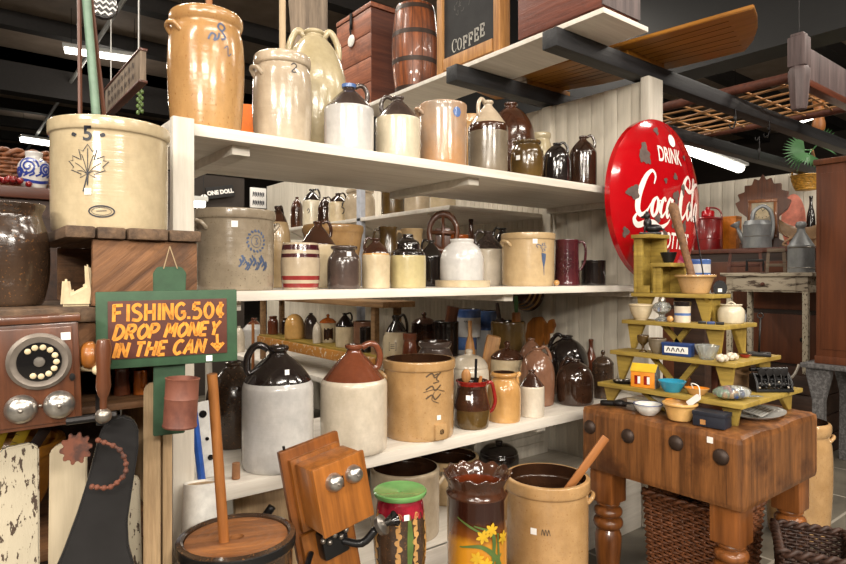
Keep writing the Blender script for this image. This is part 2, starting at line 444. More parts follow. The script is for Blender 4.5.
# ------------------------------------------------------------------ pottery
# outer profiles (radius 0..1, height 0..1); open shapes get an inside wall
PR = {
 'crock': ([(.92, 0), (.95, .03), (.955, .5), (.955, .86), (.96, .875), (1, .885), (1, .985), (.985, 1), (.9, 1)], True),
 'straight': ([(.96, 0), (.985, .03), (.985, .9), (1, .93), (1, .99), (.92, 1)], True),
 'bulge': ([(.86, 0), (.9, .03), (.98, .35), (1, .6), (.97, .8), (.88, .88), (.93, .9), (.96, .93), (.96, .985), (.86, 1)], True),
 'churn': ([(.9, 0), (.93, .02), (.99, .3), (1, .55), (.97, .8), (.9, .86), (.88, .875), (.96, .885), (.97, .94), (.95, 1), (.85, 1)], True),
 'jar': ([(.86, 0), (.92, .03), (1, .3), (1, .6), (.94, .75), (.78, .86), (.72, .9), (.8, .92), (.84, .96), (.82, 1), (.7, 1)], True),
 'widejar': ([(.88, 0), (.93, .03), (1, .25), (1, .62), (.92, .78), (.8, .85), (.78, .88), (.9, .9), (.92, .97), (.88, 1), (.78, 1)], True),
 'smalljar': ([(.93, 0), (.97, .03), (1, .12), (1, .6), (.93, .73), (.72, .83), (.66, .86), (.66, .9), (.78, .92), (.8, .98), (.7, 1), (.62, 1)], True),
 'cone': ([(.95, 0), (1, .02), (1, .55), (1, .63), (.97, .655), (.9, .68), (.5, .84), (.27, .91), (.22, .93), (.21, .95), (.27, .96), (.28, .995), (.2, 1)], True),
 'shoulder': ([(.95, 0), (1, .02), (1, .6), (.99, .66), (.97, .68), (.9, .73), (.7, .81), (.45, .88), (.27, .92), (.23, .94), (.3, .955), (.31, .99), (.2, 1)], True),
 'dome': ([(.9, 0), (.96, .02), (1, .2), (1, .48), (.96, .62), (.84, .75), (.6, .86), (.35, .92), (.24, .94), (.22, .96), (.28, .97), (.28, .995), (.2, 1)], True),
 'ovoid': ([(.6, 0), (.66, .02), (.88, .25), (1, .5), (.98, .63), (.82, .78), (.52, .89), (.28, .94), (.24, .96), (.3, .97), (.3, .995), (.2, 1)], True),
 'bigjug': ([(.8, 0), (.86, .02), (.97, .25), (1, .46), (.96, .62), (.76, .8), (.44, .92), (.27, .95), (.25, .965), (.31, .972), (.31, .995), (.2, 1)], True),
 'stepped': ([(.95, 0), (1, .02), (1, .58), (.95, .62), (.93, .66), (.7, .7), (.68, .72), (.66, .84), (.4, .9), (.3, .92), (.3, .995), (.2, 1)], True),
 'pitcher': ([(.84, 0), (.9, .03), (1, .3), (.97, .5), (.82, .75), (.78, .86), (.82, .95), (.9, 1), (.8, 1)], True),
 'tankard': ([(.98, 0), (1, .03), (.96, .1), (.92, .5), (.9, .93), (.93, .96), (.93, 1), (.84, 1)], True),
 'keg': ([(.88, 0), (.9, .02), (.97, .25), (1, .5), (.97, .75), (.9, .98), (.88, 1), (.5, 1), (0, .985)], False),
 'flare': ([(.8, 0), (.86, .03), (1, .28), (1, .58), (.93, .74), (.8, .86), (.79, .91), (.88, .975), (.9, 1), (.8, 1)], True),
 'barrel': ([(.8, 0), (.82, .02), (.93, .22), (1, .5), (.93, .78), (.82, .98), (.8, 1), (.5, 1), (0, .985)], False),
 'domejar': ([(.95, 0), (1, .02), (1, .55), (.985, .6), (.95, .66), (.82, .8), (.6, .89), (.52, .91), (.54, .94), (.56, .99), (.46, 1)], True),
 'beehive': ([(.92, 0), (.97, .02), (1, .1), (1, .5), (.95, .68), (.75, .86), (.45, .96), (.32, .97), (.3, 1), (.2, 1)], True),
 'bowl': ([(.5, 0), (.52, .06), (.6, .1), (.86, .5), (.95, .86), (1, .88), (1, .98), (.96, 1), (.9, .97)], True),
 'dish': ([(.55, 0), (.6, .06), (.8, .5), (1, .96), (1, 1), (.95, 1)], True),
 'mortar': ([(.62, 0), (.66, .03), (.74, .3), (.84, .7), (.9, .84), (1, .87), (1, .98), (.96, 1), (.84, 1)], True),
 'plate': ([(.6, 0), (.64, .1), (.95, .75), (1, .9), (1, 1), (.93, 1)], True),
 'lidded': ([(.9, 0), (.95, .03), (1, .15), (1, .6), (.97, .68), (1, .69), (1, .73), (.9, .76), (.6, .84), (.25, .87), (.14, .88), (.12, .9), (.2, .93), (.2, .97), (.1, 1), (0, 1)], False),
 'domelid': ([(.86, 0), (.94, .04), (1, .3), (1, .6), (.93, .66), (.96, .68), (.88, .76), (.6, .87), (.2, .9), (.16, .92), (.2, .96), (.14, 1), (0, 1)], False),
 'goblet': ([(.7, 0), (.72, .04), (.25, .12), (.2, .35), (.5, .45), (.95, .6), (1, .98), (.95, 1)], True),
 'vase': ([(.62, 0), (.66, .03), (.72, .1), (.95, .4), (1, .58), (.9, .72), (.55, .82), (.5, .86), (.56, .97), (.52, 1), (.46, 1)], True),
 'bottle': ([(.9, 0), (1, .05), (1, .5), (.8, .68), (.36, .8), (.33, .95), (.42, .96), (.42, 1), (.3, 1)], True),
}
def build_prof(key, r, h, wall=None):
    P, op = PR[key]
    P = [(0, 0)] + [(a * r, b * h) for a, b in P]
    top = None
    Q = [P[0]] + chaikin(P[1:], 2)
    if op:
        rim = Q[-1]; w = wall or .012
        top = len(Q)
        inner = [(max(a * r - w, .15 * r), b * h) for a, b in PR[key][0][::-1] if .08 < b < .955]
        inner = [(min(q[0], rim[0] * 1.02 if i < 2 else q[0]), q[1]) for i, q in enumerate(inner)]
        Q = Q + chaikin(inner + [(max(PR[key][0][0][0] * r - w, .1 * r), .06 * h), (0, .055 * h)], 1)
    return Q, top

def with_cuts(Q, top, cuts):
    """insert rings at the glaze lines"""
    out = []; ntop = None
    for i in range(len(Q)):
        if top is not None and i == top: ntop = len(out)
        out.append(Q[i])
        if i + 1 < len(Q) and (top is None or i + 1 < top):
            a, b = Q[i], Q[i + 1]
            for c in sorted(cuts, reverse=b[1] < a[1]):
                if min(a[1], b[1]) + 1e-6 < c < max(a[1], b[1]) - 1e-6:
                    t = (c - a[1]) / (b[1] - a[1]); out.append((a[0] + (b[0] - a[0]) * t, c))
    return out, ntop

class Pot: pass
OPEN = ('crock', 'straight', 'bulge', 'churn', 'jar', 'widejar', 'smalljar', 'bowl', 'mortar', 'dish', 'tankard', 'pitcher', 'vase', 'flare')
def pot(name, label, u, w, vt, prof, mats, Y=None, X=None, Z=0, cat='jug', grp=None, h=None, r=None, split=(), handle=None, lugs=None,
        sticker=None, seg=44, inner='inner', loc=None, hs=1.0, rz=None, bands=None, hmat=None, lugz=.8):
    """mats: glaze names bottom-up, split: fractions of the height where the glaze changes"""
    if loc is None:
        p = at(u, 0, X=X, Y=Y); p.z = Z + .0008
    else: p = Vector(loc)
    d = dep(p)
    if r is None: r = w * d / F / 2 * d / math.hypot(p.x, p.y)
    if h is None:
        h = zat(vt, d) - p.z
        if vt < 262 and prof in OPEN: h = zat(vt, d - .9 * r * math.hypot(p.x, p.y) / d) - p.z
    q = Pot(); q.r, q.h, q.d, q.p = r, h, d, p
    Q, top = build_prof(prof, r, h)
    Q, top = with_cuts(Q, top, [s * h for s in split])
    ml = list(mats) + [inner]
    mk = [s * h for s in split]
    def mi(i, zm):
        if top is not None and i >= top - 1: return len(ml) - 1
        k = sum(1 for s in mk if zm > s)
        return min(k, len(mats) - 1) if bands is None else bands[k]
    m = M(); m.lathe(Q, seg, mi)
    o = m.out(name, ml, None, p, (0, 0, facing(p) if rz is None else rz), 50)
    tag(o, label, cat, grp)
    q.o = o
    outer = Q[:top] if top else Q
    def ro(z):
        best = 0
        for a, b in zip(outer, outer[1:]):
            if min(a[1], b[1]) <= z <= max(a[1], b[1]):
                t = 0 if abs(b[1] - a[1]) < 1e-9 else (z - a[1]) / (b[1] - a[1])
                best = max(best, a[0] + (b[0] - a[0]) * t)
        return best or r
    q.ro = ro
    def surf(x, z, off=.0012):
        rr = ro(min(max(z, 0), h)) + off; a = -PI / 2 + x / max(rr, .02)
        return Vector((rr * math.cos(a), rr * math.sin(a), z))
    q.surf = surf
    hm = hmat or mats[-1]
    if handle is not None:
        for ang in (handle if isinstance(handle, (list, tuple)) else [handle]):
            a = math.radians(ang); dx, dy = math.cos(a), math.sin(a)
            mm = M()
            if prof in ('pitcher', 'tankard', 'jar', 'widejar', 'smalljar', 'bulge', 'bowl', 'vase'):
                zs = [.93, .95, .8, .55, .38, .32] if hs > .4 else [.94, .97, .95, .88, .8, .76]
                ex = [-.06, .3, .52, .46, .18, -.04]
            elif prof == 'bigjug':
                zs = [.955, 1.0, .97, .88, .8]; ex = [0, .22, .42, .3, -.03]
            else:
                zs = [.965, 1.0, .985, .9, .8, .76]; ex = [-.03, .16, .34, .34, .12, -.05]
            pts = []
            for z_, e in zip(zs, ex):
                base = ro(z_ * h) if z_ < .99 else ro(.965 * h)
                if prof not in ('pitcher', 'tankard', 'jar', 'widejar', 'smalljar', 'bulge', 'bowl', 'vase'):
                    t = (zs[0] - z_) / (zs[0] - zs[-1]); t = max(0, min(1, t))
                    base = ro(zs[0] * h) * (1 - t) + ro(zs[-1] * h) * t
                rr = base + e * r * hs
                pts.append((rr * dx, rr * dy, z_ * h))
            mm.tube(pts, max(.0045, r * .1), 8, smooth=5)
            mm.out('handle', hm, o, ang=180)
    if lugs:
        for ang in lugs:
            a = math.radians(ang); L = .3 * r; mm = M(); pts = []
            zc = lugz * h
            for k in range(9):
                t = -1 + 2 * k / 8
                aa = a + t * .26; rr = ro(zc) + (.004 if abs(t) > .9 else .007 + .011 * (1 - t * t))
                if abs(t) > .95: rr = ro(zc) - .004
                pts.append((rr * math.cos(aa), rr * math.sin(aa), zc + .012 * (1 - t * t) + (-.014 if abs(t) > .8 else 0)))
            mm.tube(pts, .0055 + .02 * r, 8, smooth=3)
            mm.out('lug_handle', mats[0], o, ang=180)
    if sticker:
        x, z = sticker[0] * r, sticker[1] * h; s_ = (sticker[2] if len(sticker) > 2 else 4.5) * d / F / 2
        mm = M(); vs = [mm.bm.verts.new(surf(x + i, z + j, .0016)) for i, j in ((-s_, -s_), (s_, -s_), (s_, s_), (-s_, s_))]
        mm.bm.faces.new(vs); mm.out('price_sticker', 'paperwhite', o)
    return q

def decal(q, name, mat, fn):
    """fn(m, f): draw with ribbon / fill / text on the front of pot q"""
    m = M(); fn(m, q.surf); return m.out(name, mat, q.o, ang=180)
# ------------------------------------------------------------------ the building
def floor_mat():
    m = MATS['floorcon']; nt = m.node_tree; b = nt.nodes['Principled BSDF']
    br = nt.nodes.new('ShaderNodeTexBrick'); br.offset = 0
    br.inputs['Scale'].default_value = 1.0; br.inputs['Brick Width'].default_value = .62; br.inputs['Row Height'].default_value = .62
    br.inputs['Mortar Size'].default_value = .008; br.inputs['Mortar'].default_value = S(150, 144, 132)
    src = b.inputs['Base Color'].links[0].from_socket
    nt.links.new(coords(nt), br.inputs['Vector'])
    nt.links.new(src, br.inputs['Color1']); nt.links.new(src, br.inputs['Color2'])
    nt.links.new(br.outputs[0], b.inputs['Base Color'])
floor_mat()
struct(M().box(-8, 17, -6, 21, FLOOR - .1, FLOOR).out('floor', 'floorcon'))
struct(M().box(-8, 17, -6, 21, 5.2, 5.3).out('ceiling', 'ceilsheet'))
m = M()
for k in range(16):
    y = -5 + 1.7 * k
    m.box(-8, 17, y, y + .09, 5.0, 5.2); m.box(-8, 17, y, y + .2, 4.985, 5.0)
m.box(-8, 17, 12.0, 12.3, 4.5, 5.2)
struct(m.out('trim_1', 'purlin'))
p = at(85, 60, Z=4.82)
struct(M().tube([(p.x, -4, 4.82), (p.x, 20, 4.82)], .03, 8).out('trim_2', 'housing'))
struct(M().box(-8, 17, 20.8, 21, FLOOR, 5.2).out('wall_back', 'darkwall'))
struct(M().box(-8.2, -8, -6, 21, FLOOR, 5.2).out('wall_left', 'darkwall'))
struct(M().box(17, 17.2, -6, 21, FLOOR, 5.2).out('wall_right', 'darkwall'))
struct(M().box(-8, 17, -6.2, -6, FLOOR, 5.2).out('wall_front', 'darkwall'))
struct(M().box(-4, 2.8, 7.0, 7.1, FLOOR, 2.62).out('wall_inner', 'darkwall'))
# black girder under the loft on the right
m = M(); m.box(5.5, 5.56, 1.0, 9, 3.4, 4.9); m.box(5.4, 5.72, 1.0, 9, 3.36, 3.42)
struct(m.out('trim_3', 'girder'))
# boarded white partition far right
m = M(); y = 1.2
while y < 7:
    m.box(7.5, 7.53, y, y + .145, FLOOR, 2.62, b=.004); y += .15
struct(m.out('wall_far', 'bead'))
# beadboard wall that ends the shelving
m = M(); m.box(3.004, 3.085, 1.85, 6.8, FLOOR, 2.52); y = 2.56
while y < 6.75:
    m.box(2.99, 3.006, y, y + .044, FLOOR, 2.52, b=.004); y += .046
y = 1.85
while y < 2.5:
    m.box(2.99, 3.006, y, y + .086, FLOOR, 2.52, b=.003); y += .0885
m.box(2.97, 3.005, 2.49, 2.56, FLOOR, 2.52, b=.004)
struct(m.out('wall_side', 'bead'))
struct(M().box(2.96, 3.1, 1.81, 1.86, FLOOR, 2.53, b=.004).out('trim_4', 'whiteboard'))
struct(M().box(2.965, 2.99, 1.86, 2.49, FLOOR, .22, b=.004).out('baseboard_side', 'whiteboard'))
# low plinth under the goods standing in front of the shelves
struct(M().box(.46, 2.04, 1.16, 1.8, FLOOR, .28).out('trim_5', 'greywood'))

# ------------------------------------------------------------------ fluorescent fixtures, unseen strip lamps and added fill
def fixture(label, a, b, w=.1, lamps=2, power=60, area=True):
    a, b = Vector(a), Vector(b); L = (b - a).length; c = (a + b) / 2
    rz = math.atan2(b.y - a.y, b.x - a.x)
    e = empty('ceiling_light', label, 'light fixture', c, rz, 'fluorescent ceiling lights')
    M().box(-L / 2, L / 2, -w * .75, w * .75, .02, .07, b=.008).out('housing', 'housing', e)
    for k in range(lamps):
        y = (k - (lamps - 1) / 2) * w * .8
        M().tube([(-L / 2 + .02, y, 0), (L / 2 - .02, y, 0)], .022 if lamps > 1 else w * .45, 10).out('tube', 'tube', e)
    for s_ in (-1, 1):
        M().tube([(s_ * L * .4, 0, .07), (s_ * L * .4, 0, 5.2 - c.z)], .004, 6).out('hanger', 'iron', e)
    if area:
        li = bpy.data.lights.new('lamp', 'AREA'); li.shape = 'RECTANGLE'; li.size = L; li.size_y = w * 1.6; li.energy = power
        li.color = (1, .89, .74)
        o = bpy.data.objects.new('lamp', li); COL.objects.link(o); o.parent = e; o.location = (0, 0, -.04)
fixture('double-tube ceiling light beyond the tall green pole', at(63, 50, Z=4.6), at(142, 61, Z=4.6), .16, 2, 60)
fixture('far single ceiling light above the blue and white vase', at(20, 138, Z=4.6), at(54, 143, Z=4.6), .2, 1, 40)
fixture('large bright ceiling light right of the round red sign', at(684, 147, Z=3.3), at(740, 168, Z=3.3), .19, 1, 90)
fixture('ceiling light seen beside the purple-painted table leg', at(795, 123, Z=4.4), at(824, 113, Z=4.4), .2, 2, 60)
fixture('low ceiling light seen through the shelves above the grey crock', at(180, 204, Y=6.6), at(206, 202, Y=6.6), .1, 1, 20)
LIGHTS = [((.5, -.6, 4.3), 85), (((3.2), -.9, 4.3), 120), ((1.6, -3, 4.2), 120), ((5.4, .2, 4.3), 95), ((-.3, 3.2, 4.4), 100), ((1.8, 4.6, 4.4), 100),
          ((-2.3, .4, 4.2), 140), ((-1.5, -3.6, 3.7), 210), ((-4.2, -1.2, 3.7), 200), ((.8, -5.2, 3.6), 200), ((-4.6, -4.8, 3.2), 260), ((4.2, -4, 4), 170), ((8, 2.4, 4.4), 110), ((4.5, 4.5, 4.4), 80), ((-1.5, 7.5, 4.4), 90), ((2, 11, 4.4), 90)]
for c, pw in LIGHTS:
    li = bpy.data.lights.new('lamp', 'AREA'); li.shape = 'RECTANGLE'; li.size = 1.9; li.size_y = .22; li.energy = pw; li.color = (1, .92, .81)
    o = bpy.data.objects.new('lamp', li); COL.objects.link(o); o.location = c
    if c[2] < 4: o.rotation_euler = (Vector((1.6, 1.8, .9)) - Vector(c)).to_track_quat('-Z', 'Y').to_euler()  # low ones are added front fill behind the camera, aimed into the shelves
    li = bpy.data.lights.new('fill_glow', 'POINT'); li.shadow_soft_size = .25; li.energy = pw * .3; li.color = (1, .92, .81)  # unseen point fill added above each lamp to brighten the ceiling
    o = bpy.data.objects.new('fill_glow', li); COL.objects.link(o); o.location = (c[0], c[1], c[2] + .12)
w = bpy.data.worlds.new('World'); SC.world = w; w.use_nodes = True
w.node_tree.nodes['Background'].inputs[0].default_value = (1, .86, .7, 1); w.node_tree.nodes['Background'].inputs[1].default_value = .25

# ------------------------------------------------------------------ shelving
ZU, ZM, ZL, ZB = 1.909, 1.406, .803, .38
su = empty('shelf_unit', 'long white painted shelving with three stacked shelves of stoneware', 'shelves', (.57, 1.85, FLOOR))
def rel(o): o.location = -Vector((.57, 1.85, FLOOR)); return o
for z, t in ((ZU, .036), (ZM, .032), (ZL, .045)):
    x0 = .515 if z == ZU else .56
    rel(M().box(x0, 2.985, 1.85, 2.5, z - t, z, b=.003).out('shelf', 'shelfpaint', su))
rel(M().box(.56, 2.96, 1.86, 2.5, ZB - .03, ZB, b=.003).out('shelf', 'shelfpaint', su))
rel(M().box(.56, 2.96, 1.852, 1.874, FLOOR, ZB + .0, b=.003).out('kickboard', 'shelfpaint', su))
rel(M().box(.515, .576, 1.818, 1.849, FLOOR, ZU + .006, b=.003).out('post', 'whiteboard', su))
rel(M().box(.515, .555, 2.44, 2.5, FLOOR, ZU - .037, b=.003).out('post', 'whiteboard', su))
rel(M().box(.445, .514, 1.84, 1.87, FLOOR, 1.37, b=.003).out('post', 'greyblue', su))
for z, t, xs in ((ZU, .036, (.75, 1.77, 2.95)), (ZM, .032, (.72, 1.98, 2.95)), (ZL, .045, (1.2, 2.2))):
    for x in xs:
        rel(M().box(x - .03, x + .03, 1.9, 2.48, z - t - .032, z - t, b=.003).out('bracket', 'shelfpaint', su))
sw = empty('shelf_unit', 'second white shelving behind the first, along the beadboard wall', 'shelves', (2.4, 4, FLOOR))
def rel2(o): o.location = -Vector((2.4, 4, FLOOR)); return o
rel2(M().box(2.2, 2.985, 2.56, 5.6, 1.825, 1.85, b=.003).out('shelf', 'shelfpaint', sw))
rel2(M().box(1.9, 2.985, 2.51, 5.8, ZL - .035, ZL, b=.003).out('shelf', 'shelfpaint', sw))
rel2(M().box(2.28, 2.985, 2.86, 5.6, 1.365, 1.39, b=.003).out('shelf', 'shelfpaint', sw))
for y in (2.8, 3.55, 4.6): 
    rel2(M().tube([(2.24, y, 1.82), (2.97, y - .0, 1.5)], .006, 6).out('brace', 'whiteboard', sw))
p = at(377, Y=3.52, Z=1)
rel2(M().box(2.2, 2.24, 3.48, 3.53, FLOOR, 2.5, b=.003).out('post', 'greyblue', sw))
rel2(M().box(1.92, 1.97, 5.7, 5.75, FLOOR, ZL - .035, b=.003).out('post', 'whiteboard', sw))
# overhead
for y, x0, x1 in ((1.84, 2.24, 7.4), (2.5, 2.2, 7.4)):
    m = M(); m.box(x0, x1, y, y + .09, 2.53, 2.62, b=.006)
    lab = 'long black timber beam over the beadboard end, nearest the red sign' if y < 2 else 'black timber beam behind the first, end showing above the coffee jugs'
    tag(m.out('timber_beam', 'blacktimber'), lab, 'beam', 'black beams resting across the wall top')
tag(M().box(2.24, 4.2, 3.7, 3.79, 2.53, 2.62, b=.006).out('timber_beam', 'blacktimber'), 'short black beam under the far end of the overhead plank', 'beam', 'black beams resting across the wall top')
tag(M().box(2.29, 2.645, 1.62, 4.1, 2.621, 2.645, b=.002).out('overhead_plank', 'shelfpaint'), 'white plank overhead on black beams carrying trunk, chalkboard and barrel', 'shelf')
# trunk
t = empty('trunk', 'red-brown wooden trunk on the near end of the overhead plank', 'trunk', (2.47, 1.92, 2.645))
M().box(-.15, .14, -.27, .24, .025, .42, b=.006).out('body', 'trunk', t)
M().box(-.152, .142, -.278, -.272, .03, .42).out('end_panel', 'purplepaint', t, )
for y in (-.2, .17): M().box(-.14, .13, y, y + .05, 0, .026).out('foot', 'darkwood', t)
M().box(-.158, .148, -.28, .25, .42, .46, b=.006).out('lid', 'trunk', t)
# chalkboard
t = empty('chalkboard', 'wood-framed chalkboard lettered COFFEE on the overhead plank', 'chalkboard', (2.36, 2.565, 2.645))
W, H = .265, .86
def fb(x0, x1, z0, z1): return M().box(-.03, .05, -x1, -x0, z0, z1, b=.005)
fb(-W, -W + .05, .0, H).out('frame', 'pine', t); fb(W - .05, W, .0, H).out('frame', 'pine', t)
fb(-W + .06, W - .06, .03, .1).out('frame', 'pine', t); fb(-W + .06, W - .06, H - .07, H).out('frame', 'pine', t)
M().box(-.012, .03, -W + .05, W - .05, .1, H - .07).out('slate', 'slate', t)
cf = lambda x, z: Vector((-.0135, -x, z))
def serif(m, f, s, x, z, h, w):
    L = {'C': [[(1, .78, .1), (.8, .97, .1), (.45, 1, .14), (.12, .75, .24), (.1, .3, .24), (.4, .0, .14), (.8, .03, .1), (1, .22, .08)], [(.98, .98), (.98, .7)]],
         'O': [[(.5, 1, .1), (.12, .75, .24), (.12, .25, .24), (.5, 0, .1), (.88, .25, .24), (.88, .75, .24), (.5, 1, .1)]],
         'F': [[(.25, 0, .24), (.25, 1, .24)], [(.05, .97), (.92, .97)], [(.92, 1), (.92, .72)], [(.3, .52), (.7, .52)], [(.7, .65), (.7, .38)], [(.05, .03), (.5, .03)]],
         'E': [[(.25, 0, .24), (.25, 1, .24)], [(.05, .97), (.92, .97)], [(.92, 1), (.92, .72)], [(.3, .52), (.7, .52)], [(.7, .65), (.7, .38)], [(.05, .03), (.95, .03)], [(.95, .0), (.95, .3)]]}
    for ch in s:
        for st in L[ch]:
            m.ribbon([(x + q[0] * w, z + q[1] * h, (q[2] if len(q) > 2 else .09) * w) for q in st], .01, f, n=6 if len(st) > 2 else 0)
        x += w * 1.28
m = M(); X0 = -.142
for i, ch in enumerate('COFFEE'):
    serif(m, cf, ch, X0 + i * .047, .118 + .01 * abs(i - 2.5) * (1 if i > 2 else .3), .07, .037)
m.out('lettering', 'chalk', t, ang=180)
m = M()
for k in range(26):
    x = R.uniform(-.13, .1); z = R.uniform(.33, .52)
    m.ribbon([(x, z), (x + R.uniform(.005, .02), z + R.uniform(-.02, .03)), (x + R.uniform(.0, .03), z + R.uniform(.0, .04))], .004, cf)
m.out('chalk_marks', 'chalkdim', t, ang=180)
# barrel
p = at(415, 0, X=2.465); p.z = 2.646
q = pot('barrel', 'small oak barrel with iron hoops on the overhead plank', 415, 0, 0, 'barrel', ['barrelwood'], loc=p, r=.156, h=.6, cat='barrel')
for z0 in (.02, .2, .38, .55):
    m = M(); hh = .03
    m.lathe([(q.ro(z0 + hh * k / 4) + .002, z0 + hh * k / 4) for k in range(5)], 44); m.out('hoop', 'hoop', q.o, ang=180)
for k in range(14):
    a = k / 14 * 2 * PI + .1
    m = M(); m.tube([((q.ro(z) + .0004) * math.cos(a), (q.ro(z) + .0004) * math.sin(a), z) for z in [.01 + .58 * j / 10 for j in range(11)]], .0014, 4)
    m.out('stave_joint', 'darkwood', q.o, ang=180)
# chest
t = empty('wooden_chest', 'tall red-brown plank chest at the far end of the overhead plank', 'chest', (2.47, 3.785, 2.646))
for k in range(4):
    M().box(-.14, .145, -.235, .235, .0 + k * .172, .168 + k * .172, b=.004, mi=0).out('plank', 'redcrate', t)
M().box(-.138, .144, -.24, -.2352, .0, .68).out('end_panel', 'redcratex', t)
M().box(-.143, .146, -.24, .238, .692, .725, b=.004).out('lid', 'redcrate', t)
m = M(); m.box(-.152, -.145, -.0, .03, .6, .72); m.tube([(-.152, .01, .64), (-.16, .01, .6), (-.152, .01, .56)], .006, 6, smooth=3); m.out('hasp', 'iron', t)
M().ball((-.15, .01, .52), .045, sc=(.2, 1, 1)).out('disc_tag', 'whitepaint', t)

# ------------------------------------------------------------------ upper shelf
G = 'stoneware on the upper shelf'
def b_lines(m, f, q, zs, w=.002):
    for z in zs: m.ribbon([(x * q.r, z) for x in [-1.4 + .2 * k for k in range(15)]], w, f, n=0)
q = pot('stoneware_churn', 'tall tan stoneware churn at the left end of the upper shelf', 206.5, 78, 1, 'bulge', ['tanbig'], Y=2.02, Z=ZU, cat='churn', grp=G, lugs=(212,), lugz=.82)
def d3(m, f):
    x, z = .035, q.h * .76
    m.ribbon([(x - .03, z - .02), (x - .02, z + .0), (x - .008, z - .005), (x - .012, z - .02), (x - .0, z - .012), (x + .004, z + .006)], .006, f)
    m.ribbon([(x + .012, z + .012), (x + .022, z + .028), (x + .008, z + .04), (x + .0, z + .025), (x + .014, z + .01), (x + .024, z - .006), (x + .01, z - .014)], .006, f)
    m.ribbon([(x + .02, z - .04), (x + .032, z - .03), (x + .034, z - .06), (x + .045, z - .05)], .003, f)
decal(q, 'painted_mark', 'inkblue', d3)
M().tube([(0, .02, .05), (.012, .03, q.h + .25)], .011, 8).out('dasher_stick', 'stick', q.o)
q = pot('stoneware_churn', 'grey-pink two-gallon churn with wooden dasher on the upper shelf', 282.5, 60, 48, 'churn', ['pinkgrey'], Y=2.02, Z=ZU, cat='churn', grp=G, lugs=(212,), lugz=.78)
decal(q, 'gallon_mark', 'ink', lambda m, f: m.ribbon([(.03, q.h * .8 + .012), (.04, q.h * .8 + .02), (.05, q.h * .8 + .01), (.032, q.h * .8 - .012), (.05, q.h * .8 - .012)], .0035, f))
M().tube([(0, 0, .05), (.0, 0, q.h + .32)], .012, 10).out('dasher_stick', 'palewood', q.o)
p = at(308, 0, Y=2.42); p.z = ZU + .002
t = M(); prof = [(-.05, 0), (.05, 0), (.055, .4), (.1, .52), (.1, .95), (-.06, .95), (-.1, .8), (-.075, .5), (-.055, .4)]
t.prism([(a * .85, b * .95) for a, b in prof], -.012, .012, b=.004)
tag(t.out('carved_board', 'carved', None, p, (0, 0, facing(p))), 'grey carved wooden board standing upright behind the big cream jug', 'board')
q = pot('stoneware_jug', 'large cream two-handled jug behind the two-gallon churn', 314, 69, 31, 'bigjug', ['olive'], Y=2.24, Z=ZU, grp=G, handle=(175, 5), hs=.75)
p = at(246.5, 0, Y=2.42); p.z = ZU + .002
t = empty('orange_sign_board', 'bright orange board standing behind the churns on the upper shelf', 'board', p, facing(p))
M().box(-.03, .045, -.01, .01, 0, .25, b=.002).out('panel', 'orange', t)
M().box(-.03, .045, -.0115, -.0102, 0, .02).out('edge_strip', 'iron', t)
q = pot('stoneware_jug', 'white jug with grey-brown cone shoulder, handle right, on the upper shelf', 349, 50, 85, 'cone', ['bluewhite', 'gunmetal'], Y=1.965, Z=ZU, grp=G, split=(.645,), handle=10)
M().lathe([(q.r * .23, q.h * .95), (q.r * .29, q.h * .952), (q.r * .3, q.h * 1.0), (q.r * .2, q.h * 1.004)], 20).out('neck_ring', 'cobalt', q.o)
q = pot('stoneware_jug', 'cream jug with dark cone shoulder below the overhead barrel', 398, 45, 97, 'cone', ['greycream', 'gunmetal'], Y=1.965, Z=ZU, grp=G, split=(.645,), handle=175)
q = pot('stoneware_crock', 'grey crock stained orange, with lug and blue label, on the upper shelf', 443, 48, 99, 'straight', ['stained'], Y=1.965, Z=ZU, cat='crock', grp=G, lugs=(200,), lugz=.86)
m = M(); m.fill([(.062 + .02 * math.cos(a), .215 + .022 * math.sin(a)) for a in [k * PI / 4 + PI / 4 for k in range(8)]], q.surf); m.out('blue_label', 'cobalt', q.o, ang=180)
pot('stoneware_bowl', 'orange-tan bowl rim showing behind the stained grey crock', 470, 34, 113, 'bowl', ['tan'], Y=2.3, Z=ZU, cat='bowl', grp=G)
q = pot('stoneware_jug', 'grey jug with brown banded shoulder in the middle of the upper shelf', 488, 40, 101, 'cone', ['grey', 'brown', 'pinkgrey'], Y=1.965, Z=ZU, grp=G, split=(.56, .67), handle=230)
q = pot('stoneware_jug', 'big shiny brown jug behind the jar near the shelf end', 511, 50, 103, 'dome', ['brown'], Y=2.24, Z=ZU, grp=G)
p = at(521, 0, Y=2.42); p.z = ZU + .002
tag(M().tube([(0, 0, 0), (-.04, 0, .52)], .014, 8).out('wooden_stick', 'stick', None, p, (0, 0, facing(p))), 'wooden stick leaning behind the big shiny brown jug', 'stick')
q = pot('stoneware_jar', 'round-mouthed brown jar with white sticker on the upper shelf', 527, 34, 138, 'jar', ['darkolive'], Y=1.965, Z=ZU, cat='jar', grp=G, sticker=(-.55, .52))
pot('stoneware_jar', 'small grey-tan jar half hidden behind the brown jar', 541, 24, 131, 'jar', ['olive'], Y=2.32, Z=ZU, cat='jar', grp=G)
pot('stoneware_jug', 'squat near-black jug between brown jar and last jug, upper shelf', 556.5, 28, 143, 'dome', ['black'], Y=1.965, Z=ZU, grp=G, handle=10)
pot('stoneware_jug', 'last near-black jug at the red sign end of the upper shelf', 583, 28, 136, 'shoulder', ['albany'], Y=1.965, Z=ZU, grp=G, handle=5)

